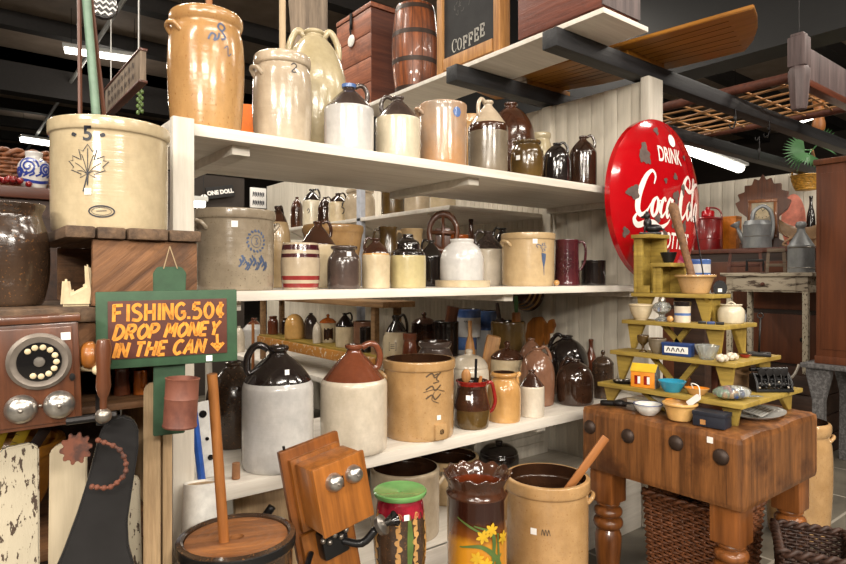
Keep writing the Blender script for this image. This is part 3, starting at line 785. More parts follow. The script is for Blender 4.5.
# ------------------------------------------------------------------ middle shelf
G = 'stoneware on the middle shelf'
q = pot('stoneware_crock', 'large grey crock with blue stamped wreath at the left of the middle shelf', 235.5, 82, 207, 'crock', ['salt'], Y=2.0, Z=ZM, cat='crock', grp=G, lugs=(210, 15), sticker=(-.02, .8, 6))
def wreath(m, f):
    x, z = .068, q.h * .6
    for k in range(16):
        a = k / 16 * 2 * PI; m.ribbon([(x + .028 * math.cos(a), z + .03 * math.sin(a)), (x + .034 * math.cos(a + .2), z + .037 * math.sin(a + .2))], .006, f, n=0)
    m.ribbon([(x + .018 * math.cos(a), z + .02 * math.sin(a)) for a in [k * PI / 6 for k in range(12)]], .0015, f, closed=True)
    m.ribbon([(x - .004, z + .01), (x + .004, z + .008), (x - .001, z), (x + .005, z - .008), (x - .005, z - .01)], .002, f)
    for k in range(15):
        xx = .01 + k * .0066; zz = q.h * .33 + .012 * math.sin(k * 1.3)
        m.ribbon([(xx, zz - .012), (xx + .008, zz), (xx + .003, zz + .014)], R.uniform(.003, .007), f)
decal(q, 'cobalt_stamp', 'inkblue', wreath)
pot('stoneware_jug', 'slim tan jug behind the large grey wreath crock', 278, 26, 206, 'dome', ['buff', 'brown'], Y=2.34, Z=ZM, grp=G, split=(.8,), handle=60)
q = pot('stoneware_keg', 'small keg with dark red bands on the middle shelf', 300.5, 40, 243, 'keg', ['greybuff', 'maroon', 'greybuff', 'maroon', 'greybuff', 'redband', 'pinkgrey', 'redband', 'pinkgrey'], Y=1.95, Z=ZM, cat='keg', grp=G,
        split=(.04, .13, .2, .29, .68, .76, .84, .95), bands=[0, 5, 0, 5, 0, 1, 0, 1, 0])
pot('stoneware_jug', 'cream jug with brown cone top behind the red banded keg', 318, 36, 221, 'cone', ['cream', 'brown'], Y=2.16, Z=ZM, grp=G, split=(.64,), handle=15)
pot('stoneware_jar', 'dark metallic brown jar right of the red banded keg', 344, 34, 245, 'smalljar', ['gunmetal'], Y=1.95, Z=ZM, cat='jar', grp=G, sticker=(.3, .8))
pot('stoneware_bowl', 'wide ochre-tan bowl standing high behind the dark metallic jar', 333, 62, 223, 'bowl', ['tan'], Y=2.37, Z=ZM, cat='bowl', grp=G)
q = pot('stoneware_jug', 'cream jug with speckled brown shoulder right of the dark metallic jar', 376, 28, 238, 'shoulder', ['cream', 'ochre', 'brown'], Y=1.95, Z=ZM, grp=G, split=(.66, .69), handle=190)
q = pot('stoneware_jug', 'yellow-buff jug with stepped black top on the middle shelf', 408, 36, 234, 'stepped', ['yellowbuff', 'black'], Y=1.95, Z=ZM, grp=G, split=(.595,))
q = pot('stoneware_pitcher', 'small brown pitcher with cream base in the row behind', 388, 22, 226, 'pitcher', ['white', 'darkolive'], Y=2.3, Z=ZM, cat='pitcher', grp=G, split=(.5,), handle=180)
q = pot('stoneware_pitcher', 'tan pitcher with loop handle behind the black-topped buff jug', 412, 26, 228, 'pitcher', ['buff'], Y=2.41, Z=ZM, cat='pitcher', grp=G, handle=190)
pot('stoneware_jug', 'near-black jug with loop handle beside the white round jar', 431, 25, 240, 'cone', ['black'], Y=2.23, Z=ZM, grp=G, handle=175)
pl = pot('stoneware_plate', 'pale flat dish under the white round jar', 462.5, 56, 0, 'straight', ['cream'], Y=1.99, Z=ZM, cat='plate', grp=G, h=.03)
q = pot('stoneware_jar', 'white round-shouldered jar standing on a pale dish', 462, 44, 239, 'domejar', ['bluewhite'], Y=1.99, Z=ZM + .006, cat='jar', grp=G)
pot('stoneware_jug', 'white jug with dark cone top behind the white round jar', 488, 35, 231, 'cone', ['white', 'gunmetal'], Y=2.28, Z=ZM, grp=G, split=(.66,), handle=180)
q = pot('stoneware_crock', 'buff crock with blue painted flower on the middle shelf', 528, 55, 232, 'crock', ['buff'], Y=2.04, Z=ZM, cat='crock', grp=G, lugs=(215,), sticker=(.25, .83))
def flower(m, f):
    x, z = .078, q.h
    m.fill([(x - .012, z * .62), (x + .014, z * .6), (x + .012, z * .5), (x + .004, z * .36), (x - .002, z * .36), (x - .01, z * .5)], f)
    m.ribbon([(x + .001, z * .4, .006), (x + .002, z * .2, .002)], .004, f)
    for a in range(6):
        an = a * PI / 3
        m.ribbon([(x + .004 * math.cos(an), z * .72 + .006 * math.sin(an)), (x + .016 * math.cos(an), z * .72 + .022 * math.sin(an)), (x + .008 * math.cos(an + .7), z * .72 + .018 * math.sin(an + .7))], .0025, f)
    m.ribbon([(x - .012, z * .74), (x - .028, z * .77), (x - .038, z * .75), (x - .03, z * .71)], .004, f)
decal(q, 'painted_flower', 'inkblue', flower)
q = pot('stoneware_pitcher', 'dark maroon moulded pitcher beside the flower crock', 567, 26, 239, 'tankard', ['maroon'], Y=1.97, Z=ZM, cat='pitcher', grp=G, handle=5)
m = M()
for k in range(26):
    x = R.uniform(-.03, .02); z = R.uniform(.07, .14); v = q.surf(x, z, -.001); m.ball(v, R.uniform(.004, .0065), u=8, v=6)
m.out('moulded_grapes', 'maroon', q.o)
pot('stoneware_crock', 'short near-black crock at the sign end of the middle shelf', 593.5, 25, 260, 'straight', ['black'], Y=1.96, Z=ZM, cat='crock', grp=G)
p = at(556.5, 0, Y=1.9); p.z = ZM + .002
tag(M().ball((0, 0, .014), .014, sc=(1, 1, 1)).out('wooden_ball', 'ochre', None, p), 'tiny orange wooden ball between the flower crock and maroon pitcher', 'ball')
# the row behind, on the second shelving
p = at(443, 0, Y=2.37); p.z = ZM + .002
t = empty('coffee_mill', 'red-brown wooden coffee mill wheel behind the white round jar', 'coffee mill', p, facing(p)); t.scale = (1, 1, 1.32)
M().box(-.075, .075, -.05, .05, 0, .12, b=.008).out('box', 'mahog', t)
m = M(); m.tube([(.07 * math.cos(a), -.07, .2 + .07 * math.sin(a)) for a in [k * PI / 8 for k in range(16)]], .014, 8, closed=True); m.tube([(-.07, -.07, .2), (.07, -.07, .2)], .008); m.tube([(0, -.07, .13), (0, -.07, .27)], .008); m.out('wheel', 'mahog', t, ang=180)
M().box(-.04, .04, -.05, .05, .12, .22, b=.01).out('hopper', 'mahog', t)
pot('stoneware_bowl', 'orange-brown bowl behind the white round jar', 457, 24, 234, 'bowl', ['orangeglaze'], Y=2.445, Z=ZM, cat='bowl', grp=G)
pot('stoneware_bottle', 'brown bottle standing behind the white round jar', 471, 12, 219, 'bottle', ['brown'], Y=2.46, Z=ZM, cat='bottle', grp=G)
p = at(477, 0, X=2.75); p.z = 1.39
p.y += .08; p.z += .001
t = empty('picture_frame', 'brown wooden frame leaning on the wall above the white jug', 'frame', p, -PI / 2)
m = M(); m.box(-.12, .12, -.012, .012, .16, .19, b=.003); m.box(-.12, .12, -.012, .012, 0, .03, b=.003); m.box(-.12, -.09, -.012, .012, .03, .16, b=.003); m.box(.09, .12, -.012, .012, .03, .16, b=.003); m.out('frame', 'oak', t)
M().box(-.09, .09, -.004, .008, .03, .16).out('backing', 'cabinet', t)
pot('stoneware_jug', 'dark jug handle and neck just behind the flower crock', 503, 26, 228, 'dome', ['black'], Y=2.37, Z=ZM, grp=G, handle=190)

# high shelf of the second shelving
G = 'stoneware on the high rear shelf'
Z5 = 1.85
pot('stoneware_jug', 'narrow dark jug first on the high rear shelf', 297, 13, 197, 'dome', ['brown'], X=2.4, Z=Z5, grp=G)
q = pot('stoneware_jug', 'white jug with black shoulder second on the high rear shelf', 312, 19, 189, 'shoulder', ['greycream', 'black'], X=2.4, Z=Z5, grp=G, split=(.7,), handle=10)
decal(q, 'number_mark', 'ink', lambda m, f: m.ribbon([(-.04, .14), (-.03, .16), (-.02, .14), (-.035, .12)], .006, f))
pot('stoneware_jug', 'dark jug third on the high rear shelf, before the marked cream jug', 325, 15, 197, 'dome', ['albany'], X=2.4, Z=Z5, grp=G, handle=0)
q = pot('stoneware_jug', 'cream jug painted with a black numeral on the high rear shelf', 338, 19, 193, 'shoulder', ['cream', 'albany'], X=2.38, Z=Z5, grp=G, split=(.7,), handle=10)
decal(q, 'number_mark', 'ink', lambda m, f: m.ribbon([(.03, .15), (.045, .17), (.03, .13), (.05, .12), (.045, .09), (.03, .08)], .008, f))
pot('stoneware_jar', 'large grey ovoid jar beside the white post on the high rear shelf', 360, 31, 188, 'widejar', ['greybuff'], X=2.45, Z=Z5, cat='jar', grp=G)
pot('stoneware_crock', 'brown crock right of the white post on the high rear shelf', 393, 24, 190, 'straight', ['darkolive'], X=2.4, Z=Z5, cat='crock', grp=G)
pot('stoneware_crock', 'grey-buff crock next to the brown crock on the high rear shelf', 417, 26, 190, 'straight', ['greybuff'], X=2.42, Z=Z5, cat='crock', grp=G)
pot('stoneware_crock', 'cream crock last on the high rear shelf', 443, 26, 190, 'straight', ['cream'], X=2.42, Z=Z5, cat='crock', grp=G)
# ------------------------------------------------------------------ lower shelf
G = 'stoneware on the lower shelf'
q = pot('stoneware_jug', 'big white jug with near-black top and loop handle, lower shelf left', 278, 72, 345, 'shoulder', ['bluewhite', 'black'], Y=1.955, Z=ZL, grp=G, split=(.705,), handle=178, hs=1.1, sticker=(.25, .8))
q = pot('stoneware_jug', 'big off-white jug with red-brown cone top, handle right', 354, 67, 344, 'cone', ['white', 'redbrown'], Y=1.96, Z=ZL, grp=G, split=(.675,), handle=5, hs=1.1)
q = pot('stoneware_crock', 'tan crock with spigot hole and painted squiggle on the lower shelf', 419, 73, 358, 'crock', ['tan'], Y=1.985, Z=ZL, cat='crock', grp=G, lugs=(190,), sticker=(.55, .3, 4.5))
def squig(m, f):
    x, z = .062, q.h * .66
    for dz in (.05, .0, -.035):
        m.ribbon([(x - .035, z + dz), (x - .01, z + dz + .014), (x + .004, z + dz - .004), (x + .03, z + dz + .016)], .006, f)
    m.ribbon([(x + .0, z + .055), (x + .018, z + .06), (x + .01, z + .04), (x + .02, z + .03), (x - .005, z + .025)], .0045, f)
    m.ribbon([(x - .045, z - .01), (x, z + .0), (x + .05, z - .012)], .003, f)
    m.ribbon([(x + .0, z - .01), (x - .01, z - .04), (x + .02, z - .055)], .003, f)
decal(q, 'painted_squiggle', 'inkbrown', squig)
m = M(); a0 = -PI / 2 + .62
T = Matrix.Rotation(a0 + PI / 2, 4, 'Z') @ Matrix.Translation((0, -q.ro(.04), .038))
m.box(-.028, .028, -.012, .02, -.032, .03, b=.006, mat=T); m.out('spigot_boss', 'tan', q.o)
m = M(); m.lathe([(0, .0), (.011, .0), (.013, -.012), (.017, -.013), (.017, -.002)], 18, mat=T @ Matrix.Translation((0, -.012, 0)) @ Matrix.Rotation(-PI / 2, 4, 'X') @ Matrix.Rotation(PI, 4, 'X')); m.out('spigot_hole', 'inner', q.o)
q = pot('stoneware_pitcher', 'brown pitcher with red rim and handle holding wooden spoons', 472, 37, 380, 'pitcher', ['darkolive', 'brown', 'redglaze'], Y=1.935, Z=ZL, cat='pitcher', grp=G, split=(.4, .9), handle=2, hmat='redglaze', hs=.7, sticker=(-.2, .68))
t = empty('wooden_spoon', 'pale wooden spoon standing in the red-rimmed pitcher', 'spoon', q.p + Vector((-.01, .0, .02)), q.o.rotation_euler.z, 'utensils in the red-rimmed pitcher', )
M().tube([(-.03, 0, 0), (-.02, 0, .17)], .005, 6).out('handle', 'palewood', t); M().ball((-.018, 0, .2), .03, sc=(.7, .3, 1)).out('spoon_bowl', 'pine', t)
p2 = q.p + Vector((.0, 0, .02))
tag(M().tube([(.01, .02, 0), (.018, .02, .27)], .006, 8).out('iron_rod', 'iron', None, p2, q.o.rotation_euler), 'thin dark rod standing tall in the red-rimmed pitcher', 'rod', 'utensils in the red-rimmed pitcher')
tag(M().tube([(.01, -.01, 0), (.038, -.01, .2)], .007, 8).out('wooden_spoon', 'stick', None, p2, q.o.rotation_euler), 'dark wooden spoon handle leaning right in the red-rimmed pitcher', 'spoon', 'utensils in the red-rimmed pitcher')
pot('stoneware_jar', 'tan jar with small ear handle right of the red-rimmed pitcher', 504, 34, 372, 'smalljar', ['ochre'], Y=1.935, Z=ZL, cat='jar', grp=G, handle=15, hs=.32)
pot('stoneware_jug', 'small white jug with brown dome top, front of the lower shelf', 531.5, 26, 370, 'cone', ['white', 'brown'], Y=1.92, Z=ZL, grp=G, split=(.66,))
pot('stoneware_jug', 'tall slim brown jug behind the small white jug', 537, 36, 347, 'dome', ['copper'], Y=2.08, Z=ZL, grp=G, handle=20, hs=.8)
pot('stoneware_jug', 'squat near-black jug at the right front of the lower shelf', 575, 39, 359, 'dome', ['albany'], Y=1.97, Z=ZL, grp=G, handle=160, hs=.7)
pot('stoneware_jug', 'big round black jug behind the squat near-black one', 567, 44, 335, 'dome', ['black'], Y=2.19, Z=ZL, grp=G, handle=170, hs=.8)
pot('stoneware_jug', 'coppery brown jug behind the tall slim brown jug', 531, 27, 338, 'dome', ['copper'], Y=2.31, Z=ZL, grp=G)
pot('stoneware_jar', 'cream jar with brown knobbed lid behind the tan jar', 507, 33, 341, 'lidded', ['cream', 'brown'], Y=2.29, Z=ZL, cat='jar', grp=G, split=(.69,))
pot('stoneware_jar', 'wide white lidded jar behind the wooden spoons', 469, 40, 349, 'domelid', ['white'], Y=2.3, Z=ZL, cat='jar', grp=G)
pot('stoneware_crock', 'dark grey-brown crock behind the tan spigot crock', 435, 40, 341, 'jar', ['gunmetal'], Y=2.32, Z=ZL, cat='crock', grp=G)
pot('stoneware_jug', 'grey-brown jug at the shelf end behind the churn dasher', 233, 42, 362, 'ovoid', ['mottle'], Y=2.28, Z=ZL, grp=G, r=.1)
q = pot('iron_pot', 'small dark lidded pot at the right end of the lower shelf', 603, 22, 350, 'lidded', ['mottle'], Y=1.97, Z=ZL, cat='pot', grp=G)
pot('stoneware_bottle', 'brown stoneware bottle by the wall behind the round black jug', 591, 12, 339, 'bottle', ['redbrown'], X=2.935, Z=ZL, cat='bottle', grp=G)
p = at(236, 0, Y=1.9); p.z = ZL + .002
tag(M().lathe([(0, 0), (.013, 0), (.012, .05), (0, .05)], 16).out('cork', 'cork', None, p), 'cork bung at the left front corner of the lower shelf', 'cork')
p = at(212, 0, Y=1.95); p.z = ZL + .002
p.z += .006
t = empty('enamel_plate', 'white metal plate punched with holes beside the churn dasher', 'plate', p + Vector((.0, .0, .0)), facing(p), rot=(math.radians(-8), math.radians(-8), facing(p)))
M().box(-.035, .035, -.003, .003, 0, .24, b=.002).out('panel', 'whitepaint', t)
for x, z, r in ((.0, .2, .012), (.002, .12, .006), (.004, .06, .009), (-.02, .205, .006)):
    m = M(); m.lathe([(0, -.0), (r, 0)], 14, mat=Matrix.Translation((x, -.0045, z)) @ Matrix.Rotation(PI / 2, 4, 'X')); m.out('hole', 'bakelite', t)
p = at(202, 0, Y=1.93); p.z = ZL + .002
tag(M().tube([(0, 0, 0), (-.03, .0, .27)], .012, 8).out('blue_rod', 'blue', None, p, (0, 0, facing(p))), 'blue painted rod leaning beside the white holed plate', 'rod')

# wing shelf behind: grey crock with rolling pins, blue bands, boards
G2 = 'goods on the rear corner of the lower shelf'
q = pot('stoneware_crock', 'olive-grey crock holding rolling pins in the shelf corner', 508, 35, 321, 'straight', ['grey'], X=2.6, Z=ZL, cat='crock', grp=G2)
q.o.data.materials[0] = MATS['darkolive']
def pin(name, label, base, top, r, mat, hmat):
    b_, t_ = Vector(base), Vector(top); dv = t_ - b_; L = dv.length
    e = empty(name, label, 'rolling pin', b_, group='rolling pins in the olive-grey crock', rot=dv.to_track_quat('Z', 'Y').to_euler())
    M().lathe([(0, 0), (r * .9, 0), (r, .01), (r, L - .1), (r * .8, L - .095), (0, L - .095)], 18).out('roller', mat, e)
    M().lathe([(0, L - .096), (r * .4, L - .095), (r * .5, L - .05), (r * .35, L), (0, L)], 14).out('handle', hmat, e)
rv = Vector((RX, RY, 0))
pin('rolling_pin', 'dark rolling pin leaning left in the olive-grey crock', q.p - rv * .005 + Vector((0, 0, .1)), at(497, 303, X=2.6), .027, 'darkwood', 'darkwood')
pin('rolling_pin', 'orange rolling pin with green handle in the olive-grey crock', q.p + rv * .054 + Vector((0, 0, .1)), at(516, 296, X=2.62), .026, 'oak', 'palm')
def two(u, vt, vb, X, lab, w):
    d = at(u, 0, X=X); zb = zat(vb, dep(d)); 
    return pot('banded_crock', lab, u, w, vt, 'straight', ['bluewhite', 'cobalt', 'bluewhite', 'cobalt'], X=X, Z=zb, cat='crock', grp='blue and white banded crocks', split=(.1, .22, .72), bands=[1, 0, 0, 1])
b0 = two(465, 337, 383, 2.52, 'lower blue-banded crock of the pair in the shelf corner', 24)
b0.o.location.z = ZL + .001; 
pd = dep(b0.p); 
q = pot('banded_crock', 'upper blue-banded crock stacked on another in the shelf corner', 469, 24, 309, 'straight', ['bluewhite', 'cobalt'], X=2.52, Z=ZL + b0.h + .001, cat='crock', grp='blue and white banded crocks', split=(.7,))
b0.o.scale.z = 1
decal(q, 'lettering_strokes', 'ink', lambda m, f: [m.ribbon([(-.03 + .012 * k, .09), (-.026 + .012 * k, .1), (-.022 + .012 * k, .088)], .003, f) for k in range(3)])
q = two(486, 316, 384, 2.71, 'blue-banded crock standing right of the stacked pair', 22); q.o.location.z = ZL + .001
p = at(470, 0, X=2.3); p.z = ZL + .002
t = M(); hz = zat(321, dep(p)) - ZL
t.lathe([(0, 0), (.028, 0), (.03, hz * .55), (.022, hz * .7), (.01, hz * .8), (.011, hz), (0, hz)], 20)
tag(t.out('wooden_bottle', 'pine', None, p), 'pale turned wooden bottle in front of the blue-banded crocks', 'bottle', G2)
p = at(483, 0, X=2.36); p.z = ZL + .002; hz = zat(337, dep(p)) - ZL
t = M(); t.box(-.04, .04, -.03, .03, 0, hz, b=.012)
tag(t.out('wooden_block', 'pine', None, p + Vector((0, 0, .012)), (0, .2, facing(p))), 'tilted pale wooden block beside the turned wooden bottle', 'block', G2)
# fish-shaped cutting board on the end wall
p = at(536, 0, X=2.93); 
t = M(); pts = [(-.13, -.05), (-.11, .03), (-.05, .07), (.03, .08), (.09, .03), (.11, .06), (.15, .07), (.17, .03), (.14, -.02), (.11, -.02), (.1, -.09), (.07, -.1), (.06, -.04), (.03, -.13), (-.03, -.19), (-.11, -.19)]
t.prism([(a * .8, b) for a, b in pts], -.012, .012, b=.004)
tag(t.out('cutting_board', 'oak', None, (2.955, p.y, zat(329, dep(p))), (0, 0, -PI / 2)), 'orange wooden cutting board with ring handle hung on the end wall', 'cutting board')
p = at(525, 0, X=2.9)
q = pot('striped_bowl', 'large brown bowl with pale stripes turned on the end wall under the middle shelf', 525, 0, 0, 'dish', ['brown', 'ochre', 'brown', 'ochre', 'brown', 'ochre', 'brown'], loc=(2.868, 2.685, zat(288, dep(p))), r=.155, h=.1, split=(.2, .3, .45, .55, .7, .82), cat='bowl', bands=[0, 1, 0, 1, 0, 1, 0])
q.o.rotation_euler = (0, PI / 2, 0)
# dark pots between
G3 = 'dark pots in the rear row of the lower shelf'
pot('stoneware_jar', 'brown glazed jar with peaked lid in the rear row', 424, 26, 312, 'lidded', ['brown'], X=2.3, Z=.99, cat='jar', grp=G3)
pot('stoneware_crock', 'black glazed bowl beside the peaked brown jar', 446, 26, 321, 'straight', ['black'], X=2.31, Z=.99, cat='crock', grp=G3)
pot('stoneware_jar', 'brown jar just left of the dark grey crock', 410, 16, 333, 'widejar', ['redbrown'], X=2.0, Z=ZL, cat='jar', grp=G3)
pot('stoneware_jug', 'near-black jug above the cream stamped crock', 399, 18, 318, 'dome', ['black'], X=2.4, Z=ZL, grp=G3)
tag(M().box(2.18, 2.41, 2.55, 3.03, .955, .99, b=.004).out('riser_board', 'greywood'), 'grey plank riser under the dark pots behind the shelves', 'plank')
for x in (2.19, 2.37):
    for y in (2.58, 2.98): struct(M().box(x, x + .03, y, y + .03, ZL, .956).out('trim_6', 'greywood'))
p = at(446, 0, X=2.31); p.z = 1.02
tag(M().lathe([(0, 0), (.033, 0), (.036, .26), (0, .26)], 18).out('wooden_mallet', 'mahog', None, p, (0, .16, facing(p))), 'red-brown wooden roller standing in the black glazed bowl', 'roller')

# rustic two-tier stand
st = empty('rustic_stand', 'rustic two-tier plank stand with chipped ochre front, behind the big jugs', 'stand', (2.1, 3.6, ZL))
o_ = Vector((2.1, 3.6, ZL))
def rs(m, n, mat): o = m.out(n, mat, st); o.location = -o_; return o
rs(M().box(1.95, 2.15, 2.92, 4.58, .975, 1.0, b=.003), 'shelf', 'mustard'); rs(M().box(1.935, 1.949, 2.92, 4.58, .92, .985, b=.002), 'apron', 'chipochre')
rs(M().box(1.93, 2.16, 2.82, 4.58, 1.275, 1.31, b=.004), 'top_plank', 'rustic')
for y in (2.94, 4.53):
    rs(M().box(1.955, 1.99, y, y + .04, ZL + .001, 1.276, b=.003), 'post', 'rustic'); rs(M().box(2.115, 2.149, y, y + .04, ZL + .001, 1.276, b=.003), 'post', 'rustic')
G = 'small pottery on the rustic stand'
Z = 1.0
def sp(label, u, w, vt, prof, mats, nm='stoneware_jug', cat='jug', X=2.03, **k): return pot(nm, label, u, w, vt, prof, mats, X=X, Z=k.pop('Zs', Z), cat=cat, grp=G, seg=28, **k)
sp('red-brown jar at the far end of the rustic stand', 273, 11, 316, 'smalljar', ['redbrown'], 'stoneware_jar', 'jar')
sp('dark brown jar touching the ochre beehive bottle on its left', 286, 9, 318, 'smalljar', ['albany'], 'stoneware_jar', 'jar', X=2.1)
sp('ochre beehive-shaped bottle on the rustic stand', 294.5, 20, 314, 'beehive', ['honey'], 'stoneware_bottle', 'bottle', X=2.01)
sp('grey-brown jug right of the ochre beehive bottle', 311, 14, 313, 'dome', ['gunmetal'], X=2.1)
sp('small white jar on the front of the rustic stand', 317, 9, 322, 'dome', ['white'], 'stoneware_jar', 'jar', X=1.985)
q = sp('cream jar with orange knobbed lid and dark front panel', 328, 17, 314, 'lidded', ['cream', 'orangeglaze'], 'stoneware_jar', 'jar', split=(.69,), X=2.08)
m = M(); m.fill([(-.03, .02), (0, .02), (.035, .02), (.035, .06), (.035, .1), (0, .1), (-.03, .1), (-.03, .06)], q.surf); m.out('dark_panel', 'inner', q.o, ang=180)
sp('white jug with black cone shoulder in the middle of the rustic stand', 345, 19, 313, 'cone', ['cream', 'black'], split=(.6,), handle=10)
sp('brown straight crock behind the black mug on the rustic stand', 364, 22, 321, 'straight', ['copper'], 'stoneware_crock', 'crock', X=2.1)
sp('black mug at the near end of the rustic stand', 366, 13, 327, 'straight', ['black'], 'stoneware_mug', 'mug', X=1.985)
q = pot('stoneware_jug', 'white jug stamped with a square mark, right of the rustic stand post', 396, 27, 315, 'shoulder', ['cream', 'black'], X=2.02, Z=ZL, grp=G, split=(.78,), handle=10)
def sqm(m, f):
    x, z = -.02, q.h * .6
    m.ribbon([(x - .02, z - .022), (x + .02, z - .022), (x + .02, z + .022), (x - .02, z + .022), (x - .02, z - .022)], .003, f, n=0)
    for k in range(3): m.ribbon([(x - .012, z - .01 + .01 * k), (x + .012, z - .01 + .01 * k)], .003, f, n=0)
decal(q, 'square_stamp', 'ink', sqm)
# far end of the rear lower shelf
G = 'white jugs at the far end of the rear shelf'
pot('stoneware_jug', 'white jug with brown top at the far end of the rear lower shelf', 254, 23, 318, 'cone', ['bluewhite', 'redbrown'], X=2.2, Z=ZL, grp=G, split=(.8,))
pot('stoneware_jug', 'plain white jug partly behind the green sign edge', 239, 12, 326, 'dome', ['white'], X=2.0, Z=ZL, grp=G)
p = at(253, 0, X=1.85); p.z = FLOOR
tag(M().tube([(0, 0, 0), (0, 0, zat(323, dep(p)) - FLOOR)], .012, 8).out('wooden_stick', 'stick', None, p), 'thin upright amber stick beyond the big white jug', 'stick')
# signs far behind
def tilted_sign(label, u0, v0, w, h, rot, back, txt, tmat, size, Y=6.93):
    p = at(u0, v0, Y=Y)
    e = empty('hanging_sign', label, 'sign', p, 0, rot=(0, rot, 0))
    M().box(-w / 2, w / 2, -.012, .012, -h / 2, h / 2, b=.004).out('panel', back, e)
    m = M()
    if not txt: return e
    for k, s in enumerate(txt): m.text(s, size, lambda x, z: Vector((x, -.0135, z)), 0, -size * .36 + (len(txt) - 1) * size * .5 - k * size, bold=.004, cuts=0)
    m.out('lettering', tmat, e, ang=180)
    return e
e = tilted_sign('tilted dark sign with pale capitals seen under the upper shelf', 220, 192, .32, .13, -.2, 'slate', ['ONE DOLL'], 'paperwhite', .062)
m = M(); m.ball((-.2, -.02, -.05), .045, sc=(1, .25, 1)); m.out('round_badge', 'paperwhite', e)
e = tilted_sign('white sign with black lettering seen under the upper shelf', 258, 198, .2, .24, .0, 'paperwhite', [], 'ink', .07)
for r_ in range(2):
    m = M()
    for k in range(5):
        x = -.07 + .03 * k; z = .04 - .1 * r_; m.ribbon([(x, z - .03), (x + .006, z + .03), (x + .016, z - .02), (x + .02, z + .025)], .008, lambda a, b: Vector((a, -.0135, b)))
    m.out('worn_lettering', 'ink', e, ang=180)
# ------------------------------------------------------------------ under the lower shelf
G = 'crocks on the bottom shelf'
pot('stoneware_crock', 'grey-tan crock with dark inside behind the green-topped stand', 405, 70, 466, 'straight', ['greybuff'], Y=2.06, Z=ZB, cat='crock', grp=G, lugs=(5,))
pot('stoneware_crock', 'tan crock behind the ruffled amber umbrella stand', 448, 62, 455, 'crock', ['buff'], Y=2.26, Z=ZB, cat='crock', grp=G)
q = pot('iron_kettle', 'big round black kettle lying deep on the bottom shelf', 499, 40, 440, 'domelid', ['black'], Y=2.3, Z=ZB, cat='kettle')
p = at(558, 0, Y=2.46); p.z = ZB
t = empty('louvred_panel', 'pale louvred panel standing behind the tan crock under the shelves', 'panel', Vector((2.6, 2.46, ZB + .001)), 0)
m = M(); m.box(-.3, .3, -.01, .01, 0, .36, b=.003); m.out('panel', 'whiteboard', t)
for k in range(6): M().box(-.26, .26, -.02, -.01, .05 + k * .05, .075 + k * .05, b=.003).out('slat', 'whiteboard', t)
# iron bits and board between churn and phone
p = at(258, 500, Y=1.8)
t = empty('iron_bracket', 'black cast-iron bracket with horned ends behind the churn', 'bracket', (p.x, 1.94, ZB + .016), facing(p))
m = M(); m.tube([(-.1, 0, .0), (-.1, 0, .16), (-.06, 0, .22), (-.1, 0, .27)], .014, 8, smooth=5); m.out('leg', 'iron', t, ang=180)
m = M(); m.tube([(.1, 0, .0), (.1, 0, .16), (.06, 0, .22), (.1, 0, .29)], .014, 8, smooth=5); m.out('leg', 'iron', t, ang=180)
M().box(-.13, .13, -.02, .02, .2, .23, b=.006).out('crossbar', 'iron', t)
m = M(); m.tube([(.0, 0, .2), (-.03, 0, .15), (.0, 0, .1), (.03, 0, .15), (0, 0, .2)], .008, 8, smooth=4); m.out('scroll', 'iron', t, ang=180)
p = at(275, 500, Y=2.0)
tag(M().box(-.16, .16, -.012, .012, 0, .3, b=.004).out('plank', 'board', None, (p.x + .05, 2.06, ZB + .003), (-.15, 0, 0)), 'tan plank standing on the bottom shelf behind the oak phone', 'plank')

# ------------------------------------------------------------------ front row
# churn
p = at(237, 0, Y=1.46); p.z = .28
R0 = .134; H0 = .535
t = empty('butter_churn', 'dark-rimmed butter churn with round wooden lid, front left', 'churn', p, facing(p))
M().lathe([(0, 0), (R0 * .9, 0), (R0 * .98, .2), (R0, H0 - .03), (R0 + .006, H0 - .028), (R0 + .006, H0), (R0 - .004, H0 + .004), (R0 - .01, H0), (R0 - .012, H0 - .03), (0, H0 - .03)], 48).out('body', 'mottle', t)
m = M(); m.lathe([(R0 + .0035, H0 - .025), (R0 + .008, H0 - .022), (R0 + .008, H0 - .004), (R0 + .003, H0)], 48); m.out('rim_band', 'blackmetal', t)
m = M(); prof = [(.017, H0 - .03), (.017, H0 - .004)]
for k in range(4): prof += [(.03 + k * .024, H0 - .004), (.046 + k * .024, H0 - .003), (.05 + k * .024, H0 - .0048)]
prof += [(R0 - .012, H0 - .006), (R0 - .012, H0 - .03)]
m.lathe(prof, 48); m.out('lid', 'churnlid', t)
m = M(); tp = at(212, 374, Y=1.44); l = Matrix.Rotation(-facing(p), 4, 'Z') @ (tp - p)
m.tube([(-.008, 0, .2), (l.x, l.y, l.z)], .0125, 10); m.out('dasher_stick', 'stick', t)
p = at(200, 0, Y=1.68); p.z = .29
tp = at(202, 482, Y=1.765); dv = tp - p
e = empty('white_tube', 'white cylinder leaning between the post and the churn', 'tube', p, rot=dv.to_track_quat('Z', 'Y').to_euler())
m = M(); m.lathe([(0, .0), (.062, 0), (.05, dv.length), (.046, dv.length), (.046, dv.length - .05), (0, dv.length - .05)], 28); m.out('tube_body', 'whitepaint', e)
m = M(); m.lathe([(.0, dv.length - .008), (.046, dv.length - .006)], 24); m.out('tube_end', 'board', e)
